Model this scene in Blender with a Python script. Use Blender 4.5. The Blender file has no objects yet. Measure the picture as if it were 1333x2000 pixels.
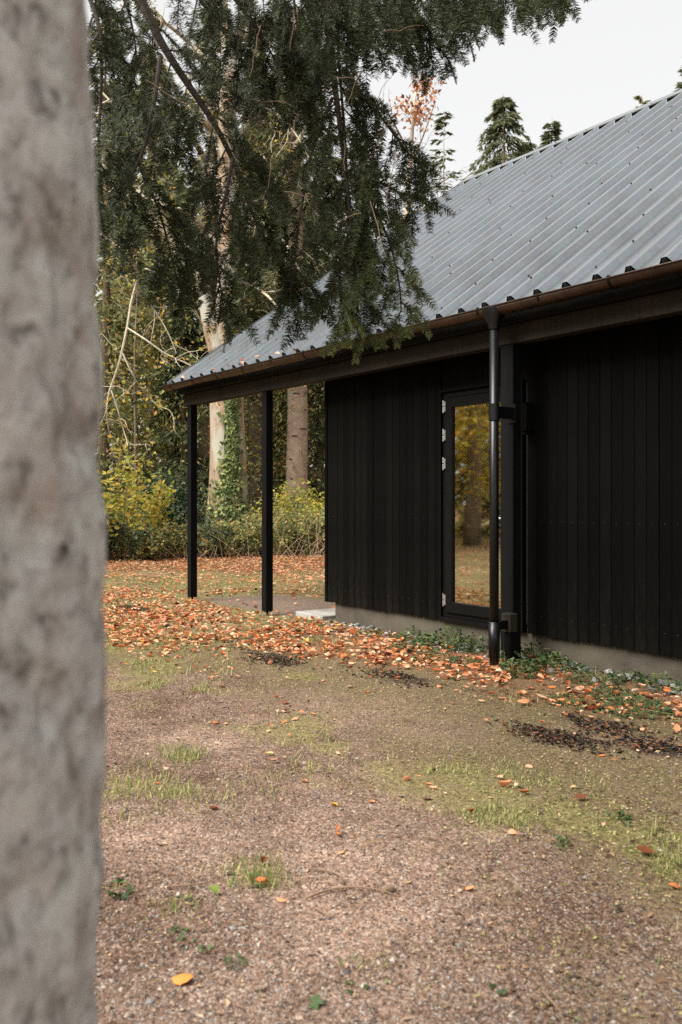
import bpy, math, random
import numpy as np
from mathutils import Vector, Matrix

random.seed(7)
RNG = np.random.default_rng(7)
R = math.radians
scene = bpy.context.scene
COL = scene.collection

# ------------------------------------------------------------------ camera
F, CX, HY, HC = 1750.0, 666.5, 978.0, 1.41      # focal length in photo pixels, centre, horizon row, camera height
ANG = math.atan2(1270.0, F)
FW = np.array([-math.cos(ANG), math.sin(ANG), 0.0])
RT = np.array([math.sin(ANG), math.cos(ANG), 0.0])
UP = np.array([0.0, 0.0, 1.0])
CAMP = np.array([0.0, 0.0, HC])
cd = bpy.data.cameras.new('camera')
cam = bpy.data.objects.new('camera', cd)
COL.objects.link(cam)
cam.location = CAMP
cam.rotation_euler = (R(90), 0, math.pi / 2 - ANG)
cd.sensor_fit = 'VERTICAL'
cd.sensor_height = 36
cd.sensor_width = 24
cd.lens = F / 2000 * 36
cd.shift_y = -(1000 - HY) / 2000
cd.clip_end = 600
cd.dof.use_dof = True
cd.dof.focus_distance = 8.2
cd.dof.aperture_fstop = 3.3
scene.camera = cam

# ------------------------------------------------------------------ sky and sun (bright overcast)
SUN_EL = R(50)
SUN_AZ = math.atan2(-0.06, -1.0)                    # bearing from +Y towards +X
w = bpy.data.worlds.new('World')
scene.world = w
w.use_nodes = True
nt = w.node_tree
nt.nodes.clear()
sky = nt.nodes.new('ShaderNodeTexSky')
sky.sky_type = 'NISHITA'
sky.sun_disc = False
sky.sun_elevation = SUN_EL
sky.sun_rotation = SUN_AZ
sky.air_density = 1.0
sky.dust_density = 4.0
sky.ozone_density = 1.0
hs = nt.nodes.new('ShaderNodeHueSaturation')
hs.inputs['Saturation'].default_value = 0.06
mixs = nt.nodes.new('ShaderNodeMix')
mixs.data_type = 'RGBA'
mixs.inputs[0].default_value = 0.82                  # cloud cover evens the sky out
mixs.inputs[7].default_value = (2.55, 2.56, 2.55, 1)
bg = nt.nodes.new('ShaderNodeBackground')
bg.inputs['Strength'].default_value = 0.06
wo = nt.nodes.new('ShaderNodeOutputWorld')
nt.links.new(sky.outputs[0], hs.inputs['Color'])
nt.links.new(hs.outputs[0], mixs.inputs[6])
nt.links.new(mixs.outputs[2], bg.inputs[0])
nt.links.new(bg.outputs[0], wo.inputs[0])

sd = bpy.data.lights.new('sun', 'SUN')
sd.energy = 1.5
sd.angle = R(42)
sd.color = (1.0, 0.965, 0.91)
sun = bpy.data.objects.new('sun', sd)
COL.objects.link(sun)
sv = Vector((math.sin(SUN_AZ) * math.cos(SUN_EL), math.cos(SUN_AZ) * math.cos(SUN_EL), math.sin(SUN_EL)))
sun.rotation_euler = sv.to_track_quat('Z', 'Y').to_euler()
sun.location = (0, 30, 40)

scene.view_settings.view_transform = 'Standard'
scene.view_settings.look = 'None'
scene.view_settings.exposure = 2.55
scene.view_settings.gamma = 1.0
scene.view_settings.use_curve_mapping = False
scene.render.engine = 'CYCLES'
scene.cycles.max_bounces = 8
scene.cycles.transparent_max_bounces = 8
scene.cycles.use_denoising = False
scene.cycles.caustics_reflective = False
scene.cycles.caustics_refractive = False

# ------------------------------------------------------------------ helpers
def P(px, py, d):
    """the point of the place at depth d that the photo shows at pixel px, py"""
    return CAMP + d * (FW + RT * (px - CX) / F + UP * (HY - py) / F)

def G(px, py, z=0.0):
    d = F * (HC - z) / (py - HY)
    return P(px, py, d)

def proj(p):
    q = np.asarray(p) - CAMP
    d = q @ FW
    return CX + F * (q @ RT) / d, HY - F * q[..., 2] / d, d

def nrm(v):
    v = np.asarray(v, float)
    return v / np.maximum(np.linalg.norm(v, axis=-1, keepdims=True), 1e-9)

class MB:
    """collects pieces of one mesh"""
    def __init__(self):
        self.v = []; self.f3 = []; self.f4 = []; self.n = 0; self.tone = []; self.has_tone = False
        self.m3 = []; self.m4 = []
    def add(self, v, f, tone=None, mi=0):
        v = np.asarray(v, float); f = np.asarray(f, np.int64)
        if len(f) == 0: return self
        self.v.append(v)
        if f.shape[1] == 3:
            self.f3.append(f + self.n); self.m3.append(np.full(len(f), mi))
        else:
            self.f4.append(f + self.n); self.m4.append(np.full(len(f), mi))
        self.n += len(v)
        if tone is None: tone = np.zeros(len(v))
        else: self.has_tone = True; tone = np.broadcast_to(tone, (len(v),))
        self.tone.append(tone)
        return self
    def box(self, x0, x1, y0, y1, z0, z1, mi=0):
        v = [(x, y, z) for x in (x0, x1) for y in (y0, y1) for z in (z0, z1)]
        f = [(0, 1, 3, 2), (4, 6, 7, 5), (0, 4, 5, 1), (2, 3, 7, 6), (0, 2, 6, 4), (1, 5, 7, 3)]
        return self.add(v, f, mi=mi)
    def tube(self, pts, rad, k=8, cap=True, tone=None, mi=0):
        pts = np.asarray(pts, float); n = len(pts)
        rad = np.broadcast_to(np.asarray(rad, float), (n,))
        T = nrm(np.gradient(pts, axis=0))
        ref = np.array([0, 0, 1.0]) if abs(T[0][2]) < 0.8 else np.array([1.0, 0, 0])
        A = nrm(np.cross(T, ref)); B = np.cross(T, A)
        a = np.arange(k) / k * 2 * math.pi
        v = pts[:, None] + rad[:, None, None] * (A[:, None] * np.cos(a)[None, :, None] + B[:, None] * np.sin(a)[None, :, None])
        i = np.arange(n - 1)[:, None] * k; j = np.arange(k)[None]; j2 = (j + 1) % k
        f = np.stack([i + j, i + j2, i + k + j2, i + k + j], -1).reshape(-1, 4)
        v = v.reshape(-1, 3); base = self.n
        self.add(v, f, tone=tone, mi=mi)
        if cap:
            c = np.array([pts[0], pts[-1]])
            jj = np.arange(k); ring0 = jj; ring1 = (n - 1) * k + jj
            f0 = np.stack([np.full(k, n * k), (jj + 1) % k, jj], 1)
            f1 = np.stack([np.full(k, n * k + 1), (n - 1) * k + jj, (n - 1) * k + (jj + 1) % k], 1)
            self.v.append(c); self.n += 2; self.tone.append(np.zeros(2))
            ff = np.concatenate([f0, f1]) + base
            self.f3.append(ff); self.m3.append(np.full(len(ff), mi))
        return self
    def scatter(self, tv, tf, pos, ax, no, size, tone=None, mi=0):
        """copies of a small template (x along ax, z along no) at each position"""
        pos = np.asarray(pos, float); N = len(pos)
        if N == 0: return self
        ax = nrm(ax); no = no - (no * ax).sum(-1, keepdims=True) * ax; no = nrm(no); yy = np.cross(no, ax)
        M = np.stack([ax, yy, no], -1)
        size = np.asarray(size, float)
        if size.ndim == 1: size = np.repeat(size[:, None], 3, 1)
        v = np.einsum('nij,nkj->nki', M, tv[None] * size[:, None, :]) + pos[:, None]
        k = len(tv)
        f = (np.asarray(tf)[None] + (np.arange(N) * k)[:, None, None]).reshape(-1, len(tf[0]))
        t = None if tone is None else np.repeat(tone, k)
        return self.add(v.reshape(-1, 3), f, tone=t, mi=mi)
    def mesh(self, name, mats, smooth=False):
        me = bpy.data.meshes.new(name)
        v = np.concatenate(self.v) if self.v else np.zeros((0, 3))
        f3 = np.concatenate(self.f3) if self.f3 else np.zeros((0, 3), np.int64)
        f4 = np.concatenate(self.f4) if self.f4 else np.zeros((0, 4), np.int64)
        me.vertices.add(len(v)); me.vertices.foreach_set('co', v.astype(np.float32).ravel())
        nl = f3.size + f4.size; me.loops.add(nl)
        me.loops.foreach_set('vertex_index', np.concatenate([f3.ravel(), f4.ravel()]).astype(np.int32))
        me.polygons.add(len(f3) + len(f4))
        st = np.concatenate([np.arange(len(f3)) * 3, f3.size + np.arange(len(f4)) * 4]).astype(np.int32)
        me.polygons.foreach_set('loop_start', st)
        mi = np.concatenate((self.m3 or [np.zeros(0)]) + (self.m4 or [np.zeros(0)])).astype(np.int32)
        for m in (mats if isinstance(mats, (list, tuple)) else [mats]): me.materials.append(m)
        me.polygons.foreach_set('material_index', mi)
        me.polygons.foreach_set('use_smooth', np.full(len(f3) + len(f4), bool(smooth)))
        if self.has_tone:
            at = me.attributes.new('tone', 'FLOAT', 'POINT')
            at.data.foreach_set('value', np.concatenate(self.tone).astype(np.float32))
        me.update(calc_edges=True); me.validate()
        return me
    def build(self, name, mats, parent=None, smooth=False, **props):
        return link(name, self.mesh(name, mats, smooth), parent, **props)

def link(name, me, parent=None, loc=None, rot=None, scale=None, **props):
    o = bpy.data.objects.new(name, me)
    COL.objects.link(o)
    if loc is not None: o.location = loc
    if rot is not None: o.rotation_euler = rot
    if scale is not None: o.scale = scale
    if parent is not None: setpar(o, parent)
    for k, v in props.items(): o[k] = v
    return o

WORLD = {}
def setpar(o, p):
    o.parent = p
    o.matrix_parent_inverse = Matrix.Translation(-WORLD.get(p.name, Vector((0, 0, 0))))
    WORLD[o.name] = Vector((0, 0, 0)) if True else None
    # parts sit under their thing with world coordinates kept

def empty(name, loc, label, cat, group=None):
    o = bpy.data.objects.new(name, None)
    COL.objects.link(o)
    o.location = loc
    o.empty_display_size = 0.2
    WORLD[o.name] = Vector(loc)
    o['label'] = label; o['category'] = cat
    if group: o['group'] = group
    return o

def tag(o, label, cat, group=None):
    o['label'] = label; o['category'] = cat
    if group: o['group'] = group
    return o

def bevel(o, w=0.004, seg=1):
    m = o.modifiers.new('bevel', 'BEVEL'); m.width = w; m.segments = seg; m.limit_method = 'ANGLE'
    return o

# ------------------------------------------------------------------ materials
def mat(name):
    m = bpy.data.materials.new(name); m.use_nodes = True
    nt = m.node_tree; nt.nodes.clear()
    out = nt.nodes.new('ShaderNodeOutputMaterial')
    return m, nt, out
def node(nt, t, **kw):
    n = nt.nodes.new(t)
    for k, v in kw.items(): setattr(n, k, v)
    return n
def ramp(nt, fac, stops, interp='LINEAR'):
    r = nt.nodes.new('ShaderNodeValToRGB'); cr = r.color_ramp; cr.interpolation = interp
    while len(cr.elements) < len(stops): cr.elements.new(0.5)
    for e, (p, c) in zip(cr.elements, stops):
        e.position = p; e.color = (*c, 1) if len(c) == 3 else c
    if fac is not None: nt.links.new(fac, r.inputs[0])
    return r.outputs[0]
def noise(nt, scale, detail=4, rough=0.55, vec=None, dist=0.0):
    n = nt.nodes.new('ShaderNodeTexNoise')
    n.inputs['Scale'].default_value = scale; n.inputs['Detail'].default_value = detail
    n.inputs['Roughness'].default_value = rough; n.inputs['Distortion'].default_value = dist
    if vec is not None: nt.links.new(vec, n.inputs['Vector'])
    return n.outputs[0]
def coords(nt, scale=(1, 1, 1), kind='Object'):
    c = nt.nodes.new('ShaderNodeTexCoord'); m = nt.nodes.new('ShaderNodeMapping')
    m.inputs['Scale'].default_value = scale
    nt.links.new(c.outputs[kind], m.inputs[0]); return m.outputs[0]
def mixc(nt, fac, a, b, blend='MIX'):
    n = nt.nodes.new('ShaderNodeMix'); n.data_type = 'RGBA'; n.blend_type = blend
    for i, s in ((0, fac), (6, a), (7, b)):
        if isinstance(s, (int, float)): n.inputs[i].default_value = s
        elif isinstance(s, tuple): n.inputs[i].default_value = (*s, 1)
        else: nt.links.new(s, n.inputs[i])
    return n.outputs[2]
def math_(nt, op, a, b=None, clamp=False):
    n = nt.nodes.new('ShaderNodeMath'); n.operation = op; n.use_clamp = clamp
    for i, s in ((0, a), (1, b)):
        if s is None: continue
        if isinstance(s, (int, float)): n.inputs[i].default_value = s
        else: nt.links.new(s, n.inputs[i])
    return n.outputs[0]
def attr(nt, name):
    n = nt.nodes.new('ShaderNodeAttribute'); n.attribute_name = name; return n.outputs['Fac']
def bump(nt, h, strength=0.4, dist=0.01, normal=None):
    b = nt.nodes.new('ShaderNodeBump'); b.inputs['Strength'].default_value = strength; b.inputs['Distance'].default_value = dist
    nt.links.new(h, b.inputs['Height'])
    if normal is not None: nt.links.new(normal, b.inputs['Normal'])
    return b.outputs[0]
def principled(nt, out, col, rough=0.7, metal=0.0, normal=None, spec=0.5):
    p = nt.nodes.new('ShaderNodeBsdfPrincipled')
    for k, s in (('Base Color', col), ('Roughness', rough), ('Metallic', metal), ('Specular IOR Level', spec)):
        if isinstance(s, tuple): p.inputs[k].default_value = (*s, 1)
        elif isinstance(s, (int, float)): p.inputs[k].default_value = s
        else: nt.links.new(s, p.inputs[k])
    if normal is not None: nt.links.new(normal, p.inputs['Normal'])
    if out is not None: nt.links.new(p.outputs[0], out.inputs[0])
    return p

def leaf_mat(name, stops, trans=0.35, rough=0.55, tip=None, spec=0.15):
    """leaf colours picked at random for each leaf"""
    m, nt, out = mat(name)
    g = node(nt, 'ShaderNodeNewGeometry'); oi = node(nt, 'ShaderNodeObjectInfo')
    s = math_(nt, 'FRACT', math_(nt, 'ADD', g.outputs['Random Per Island'], oi.outputs['Random']))
    c = ramp(nt, s, stops)
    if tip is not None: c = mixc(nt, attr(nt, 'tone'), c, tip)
    n = noise(nt, 40, 2, vec=coords(nt))
    c = mixc(nt, 0.35, c, mixc(nt, 1.0, c, ramp(nt, n, [(0.3, (0.5, 0.5, 0.5)), (0.7, (1.0, 1.0, 1.0))]), 'MULTIPLY'))
    p = principled(nt, None, c, rough, spec=spec)
    t = node(nt, 'ShaderNodeBsdfTranslucent'); nt.links.new(c, t.inputs[0])
    mx = node(nt, 'ShaderNodeMixShader'); mx.inputs[0].default_value = trans
    nt.links.new(p.outputs[0], mx.inputs[1]); nt.links.new(t.outputs[0], mx.inputs[2])
    nt.links.new(mx.outputs[0], out.inputs[0])
    return m

def bark_mat(name, stops, scale=(6, 6, 1.6), bumps=0.5, rough=0.85, blotch=None, dist=0.02):
    m, nt, out = mat(name)
    v = coords(nt, scale)
    n1 = noise(nt, 1.0, 8, 0.62, v, 0.6); n2 = noise(nt, 5.0, 5, 0.6, v)
    c = ramp(nt, math_(nt, 'ADD', math_(nt, 'MULTIPLY', n1, 0.7), math_(nt, 'MULTIPLY', n2, 0.3)), stops)
    if blotch:
        nb = noise(nt, 1.1, 3, 0.5, coords(nt, (1.3, 1.3, 0.8)))
        c = mixc(nt, ramp(nt, nb, [(0.5, (0, 0, 0)), (0.62, (1, 1, 1))]), c, blotch)
    principled(nt, out, c, rough, normal=bump(nt, n1, bumps, dist))
    return m

def black_wood(name, base, rough=0.62, var=0.5, splash=False, spec=.12):
    m, nt, out = mat(name)
    oi = node(nt, 'ShaderNodeObjectInfo')
    v = coords(nt, (60, 60, 2.2)); n = noise(nt, 1.0, 6, 0.65, v)
    n2 = noise(nt, 2.2, 4, 0.6, coords(nt, (1, 1, 0.6)))
    k = math_(nt, 'ADD', 1.0 - var / 2, math_(nt, 'MULTIPLY', oi.outputs['Random'], var))
    c = ramp(nt, n, [(0.25, tuple(x * 0.6 for x in base)), (0.6, base), (0.85, tuple(x * 1.7 for x in base))])
    c = mixc(nt, 1.0, c, ramp(nt, n2, [(0.3, (0.75, 0.75, 0.75)), (0.75, (1.35, 1.3, 1.2))]), 'MULTIPLY')
    if splash:
        sx = node(nt, 'ShaderNodeSeparateXYZ'); tc = node(nt, 'ShaderNodeTexCoord'); nt.links.new(tc.outputs['Object'], sx.inputs[0])
        sp = math_(nt, 'MULTIPLY', math_(nt, 'SUBTRACT', noise(nt, 9, 6, .7, coords(nt)), .40), math_(nt, 'SUBTRACT', 1.25, math_(nt, 'MULTIPLY', sx.outputs[2], 1.3)), True)
        c = mixc(nt, math_(nt, 'MULTIPLY', sp, .7, True), c, (0.03, 0.025, 0.018))
        st = noise(nt, 1.0, 5, .7, coords(nt, (55, 55, 1.1)))
        c = mixc(nt, ramp(nt, st, [(.66, (0, 0, 0)), (.80, (.35, .35, .35))]), c, (0.055, 0.052, 0.046))
    kk = node(nt, 'ShaderNodeCombineColor')
    for i in range(3): nt.links.new(k, kk.inputs[i])
    c = mixc(nt, 1.0, c, kk.outputs[0], 'MULTIPLY')
    principled(nt, out, c, rough, normal=bump(nt, n, 0.25, 0.003), spec=spec)
    return m

def plain(name, col, rough=0.5, metal=0.0, nscale=20, amt=0.25, spec=0.5):
    m, nt, out = mat(name)
    n = noise(nt, nscale, 5, 0.6, coords(nt))
    c = ramp(nt, n, [(0.3, tuple(x * (1 - amt) for x in col)), (0.7, tuple(x * (1 + amt) for x in col))])
    principled(nt, out, c, rough, metal, spec=spec, normal=bump(nt, n, 0.08, 0.004))
    return m

M = {}
M['board'] = black_wood('black_stained_board', (0.0026, 0.0025, 0.0022), var=.9, splash=True, spec=.05)
M['post'] = black_wood('black_stained_post', (0.0045, 0.0047, 0.0052), 0.55)
M['beam'] = black_wood('dark_brown_black_beam', (0.024, 0.021, 0.0165), 0.7)
M['fascia'] = black_wood('black_fascia', (0.0065, 0.006, 0.0055), 0.6)
M['void'] = plain('black_membrane', (0.004, 0.004, 0.004), 0.9)
M['pvc'] = plain('black_pipe_plastic', (0.004, 0.004, 0.005), 0.34, amt=0.15, spec=.35)
M['metal_black'] = plain('black_painted_metal', (0.004, 0.004, 0.004), 0.45, spec=.12)
M['steel'] = plain('brushed_hinge_steel', (0.55, 0.55, 0.53), 0.35, 0.9)
M['gutter'] = plain('brown_black_gutter_metal', (0.042, 0.024, 0.016), 0.34, 0.5, 8, 0.4)
M['interior'] = plain('pale_interior_board', (0.20, 0.16, 0.11), 0.8)
M['screw'] = plain('dark_roof_screw', (0.02, 0.02, 0.02), 0.5)

def galvanised():
    m, nt, out = mat('galvanised_roof_sheet')
    oi = node(nt, 'ShaderNodeObjectInfo')
    v = coords(nt)
    n = noise(nt, 1.2, 5, 0.6, v); vo = node(nt, 'ShaderNodeTexVoronoi'); vo.inputs['Scale'].default_value = 45
    nt.links.new(v, vo.inputs['Vector'])
    streak = noise(nt, 1.0, 5, 0.6, coords(nt, (9, 0.7, 0.7)))
    c = ramp(nt, n, [(0.3, (0.275, 0.29, 0.297)), (0.7, (0.36, 0.388, 0.414))])
    c = mixc(nt, ramp(nt, streak, [(0.50, (0, 0, 0)), (0.85, (0.38, 0.38, 0.38))]), c, (0.19, 0.185, 0.155))
    c = mixc(nt, 0.10, c, vo.outputs['Color'], 'OVERLAY')
    k = math_(nt, 'ADD', 0.13, math_(nt, 'MULTIPLY', n, 0.20))
    principled(nt, out, c, k, 0.93, normal=bump(nt, n, 0.06, 0.02))
    return m
M['roof'] = galvanised()

def concrete(name, a, b):
    m, nt, out = mat(name)
    n = noise(nt, 7, 8, 0.65, coords(nt)); n2 = noise(nt, 1.3, 3, 0.5, coords(nt))
    c = ramp(nt, n, [(0.3, a), (0.7, b)])
    c = mixc(nt, ramp(nt, n2, [(0.45, (0, 0, 0)), (0.7, (0.7, 0.7, 0.7))]), c, (0.09, 0.075, 0.05))
    principled(nt, out, c, 0.9, normal=bump(nt, n, 0.35, 0.006))
    return m
M['plinth'] = concrete('plinth_concrete', (0.040, 0.031, 0.021), (0.078, 0.062, 0.045))
M['slab'] = concrete('paving_concrete', (0.26, 0.25, 0.23), (0.42, 0.40, 0.37))

m, nt, out = mat('door_glass')
p = principled(nt, None, (0.02, 0.02, 0.02), 0.0)
gl = node(nt, 'ShaderNodeBsdfGlossy'); gl.inputs['Roughness'].default_value = 0.03; gl.inputs['Color'].default_value = (0.95, 0.93, 0.80, 1)
tr = node(nt, 'ShaderNodeBsdfTransparent'); tr.inputs[0].default_value = (0.62, 0.62, 0.5, 1)
fr = node(nt, 'ShaderNodeFresnel'); fr.inputs[0].default_value = 1.6
mx = node(nt, 'ShaderNodeMixShader')
nt.links.new(math_(nt, 'ADD', math_(nt, 'MULTIPLY', fr.outputs[0], 1.0), 0.62, True), mx.inputs[0])
nt.links.new(tr.outputs[0], mx.inputs[1]); nt.links.new(gl.outputs[0], mx.inputs[2]); nt.links.new(mx.outputs[0], out.inputs[0])
M['glass'] = m

M['lichen_bark'] = None
def lichen_bark():
    m, nt, out = mat('pale_lichen_bark')
    v = coords(nt, (1, 1, 0.8))
    big = noise(nt, 30, 5, 0.62, v, 0.6); mid = noise(nt, 42, 2, 0.5, v, 0.2); col = noise(nt, 9, 2, 0.5, v)
    lich = noise(nt, 11, 4, 0.6, coords(nt, (1, 1, 1.2)), 0.8)
    c = ramp(nt, big, [(0.29, (0.06, 0.055, 0.048)), (0.36, (0.22, 0.207, 0.187)), (0.44, (0.40, 0.388, 0.36)), (0.66, (0.58, 0.575, 0.545))])
    c = mixc(nt, ramp(nt, lich, [(0.52, (0, 0, 0)), (0.62, (0.55, 0.55, 0.55))]), c, (0.56, 0.58, 0.53))
    c = mixc(nt, ramp(nt, lich, [(0.36, (0.5, 0.5, 0.5)), (0.44, (0, 0, 0))]), c, (0.20, 0.175, 0.145))
    c = mixc(nt, ramp(nt, col, [(0.55, (0, 0, 0)), (0.72, (0.6, 0.6, 0.6))]), c, (0.36, 0.29, 0.255))
    c = mixc(nt, ramp(nt, mid, [(0.60, (0, 0, 0)), (0.74, (0.6, 0.6, 0.6))]), c, (0.035, 0.030, 0.024))
    principled(nt, out, c, 0.9, normal=bump(nt, big, 0.7, 0.015))
    return m
M['lichen_bark'] = lichen_bark()
M['fir_bark'] = bark_mat('dark_fir_twig_bark', [(0.3, (0.018, 0.014, 0.010)), (0.7, (0.06, 0.047, 0.034))], (30, 30, 30))
M['beech_bark'] = bark_mat('smooth_beech_bark', [(0.32, (0.16, 0.105, 0.065)), (0.5, (0.30, 0.205, 0.13)), (0.7, (0.43, 0.34, 0.24))], (5, 5, 2.2), 0.8, blotch=(0.36, 0.34, 0.27))
M['beech_branch'] = bark_mat('pale_beech_branch_bark', [(0.3, (0.28, 0.235, 0.16)), (0.7, (0.55, 0.48, 0.36))], (6, 6, 6), 0.3)
M['brown_bark'] = bark_mat('furrowed_brown_bark', [(0.3, (0.075, 0.052, 0.035)), (0.55, (0.22, 0.155, 0.105)), (0.8, (0.34, 0.25, 0.175))], (9, 9, 0.8), 0.9, dist=0.05)
M['spruce_bark'] = bark_mat('pinkish_smooth_bark', [(0.32, (0.17, 0.115, 0.080)), (0.5, (0.31, 0.22, 0.158)), (0.7, (0.44, 0.345, 0.265))], (4, 4, 5.5), 0.6)
M['knot'] = plain('dark_bark_knot', (0.055, 0.038, 0.028), 0.9)
M['conifer_a'] = leaf_mat('dark_conifer_foliage', [(0, (0.06, 0.072, 0.035)), (0.5, (0.13, 0.15, 0.070)), (1, (0.25, 0.26, 0.125))], 0.5)
M['conifer_b'] = leaf_mat('olive_conifer_foliage', [(0, (0.11, 0.12, 0.052)), (0.5, (0.23, 0.235, 0.098)), (1, (0.42, 0.38, 0.16))], 0.55)
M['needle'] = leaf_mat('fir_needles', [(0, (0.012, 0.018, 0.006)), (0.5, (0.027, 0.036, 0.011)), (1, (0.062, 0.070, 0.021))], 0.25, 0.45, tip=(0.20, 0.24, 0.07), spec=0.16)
M['yellow_leaf'] = leaf_mat('yellow_autumn_leaves', [(0, (0.26, 0.26, 0.045)), (0.35, (0.50, 0.40, 0.06)), (0.75, (0.62, 0.42, 0.07)), (1, (0.55, 0.25, 0.05))], 0.45)
M['shrub_yellow'] = leaf_mat('yellow_green_shrub_leaves', [(0, (0.22, 0.29, 0.07)), (0.4, (0.46, 0.45, 0.09)), (0.75, (0.66, 0.55, 0.11)), (1, (0.62, 0.40, 0.09))], 0.5)
M['shrub_green'] = leaf_mat('bramble_leaves', [(0, (0.09, 0.13, 0.060)), (0.4, (0.21, 0.25, 0.10)), (0.68, (0.40, 0.40, 0.15)), (0.86, (0.60, 0.48, 0.17)), (1, (0.52, 0.27, 0.13))], 0.45)
M['shrub_dark'] = leaf_mat('dark_glossy_leaves', [(0, (0.035, 0.060, 0.038)), (0.6, (0.075, 0.115, 0.068)), (1, (0.15, 0.19, 0.11))], 0.3, 0.38)
M['ivy'] = leaf_mat('ivy_leaves', [(0, (0.07, 0.11, 0.045)), (0.5, (0.17, 0.22, 0.08)), (0.85, (0.36, 0.39, 0.14)), (1, (0.50, 0.48, 0.20))], 0.3, 0.42)
M['orange_leaf'] = leaf_mat('fallen_orange_leaves', [(0, (0.10, 0.040, 0.022)), (0.12, (0.27, 0.080, 0.034)), (0.28, (0.52, 0.160, 0.050)), (0.52, (0.64, 0.27, 0.125)), (0.80, (0.70, 0.40, 0.25)), (0.96, (0.68, 0.48, 0.31)), (1, (0.60, 0.36, 0.05))], 0.2, 0.5)
M['bright_leaf'] = leaf_mat('bright_orange_leaf', [(0, (0.62, 0.20, 0.045)), (1, (0.66, 0.25, 0.06))], .15)
M['wet_leaf'] = leaf_mat('dark_wet_leaf_mould', [(0, (0.022, 0.016, 0.013)), (0.55, (0.055, 0.038, 0.030)), (0.85, (0.12, 0.062, 0.038)), (1, (0.30, 0.13, 0.06))], 0.05, 0.5)
M['grass'] = leaf_mat('grass_blades', [(0, (0.095, 0.130, 0.040)), (0.4, (0.21, 0.245, 0.080)), (0.7, (0.42, 0.40, 0.14)), (1, (0.58, 0.48, 0.25))], 0.35)
M['weed'] = leaf_mat('dark_green_weed_leaves', [(0, (0.030, 0.058, 0.024)), (0.6, (0.075, 0.112, 0.045)), (1, (0.15, 0.18, 0.07))], 0.3)
M['crumb'] = leaf_mat('leaf_crumbs', [(0, (0.030, 0.020, 0.014)), (0.45, (0.10, 0.058, 0.034)), (0.75, (0.27, 0.15, 0.08)), (1, (0.50, 0.36, 0.22))], 0.1, 0.7)
M['dry_stem'] = plain('dry_tan_stem', (0.30, 0.22, 0.13), 0.8)
M['twig'] = plain('brown_twig', (0.17, 0.105, 0.065), 0.8, nscale=60)

def stones_mat(name, stops, bumpy=0.3):
    m, nt, out = mat(name)
    g = node(nt, 'ShaderNodeNewGeometry'); oi = node(nt, 'ShaderNodeObjectInfo')
    s = math_(nt, 'FRACT', math_(nt, 'ADD', g.outputs['Random Per Island'], oi.outputs['Random']))
    n = noise(nt, 45, 4, 0.6, coords(nt))
    c = mixc(nt, 0.5, ramp(nt, s, stops), ramp(nt, n, [(0.35, (0.35, 0.33, 0.3)), (0.65, (0.95, 0.94, 0.9))]), 'MULTIPLY')
    principled(nt, out, c, 0.75, normal=bump(nt, n, bumpy, 0.005))
    return m
M['pebble'] = stones_mat('gravel_stones', [(0, (0.05, 0.042, 0.038)), (0.3, (0.14, 0.092, 0.068)), (0.6, (0.25, 0.172, 0.13)), (0.80, (0.22, 0.205, 0.195)), (0.95, (0.42, 0.35, 0.28)), (1, (0.33, 0.15, 0.10))])
M['flint'] = stones_mat('pale_flint_stones', [(0, (0.10, 0.097, 0.095)), (0.5, (0.22, 0.213, 0.205)), (1, (0.42, 0.405, 0.38))])

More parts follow.
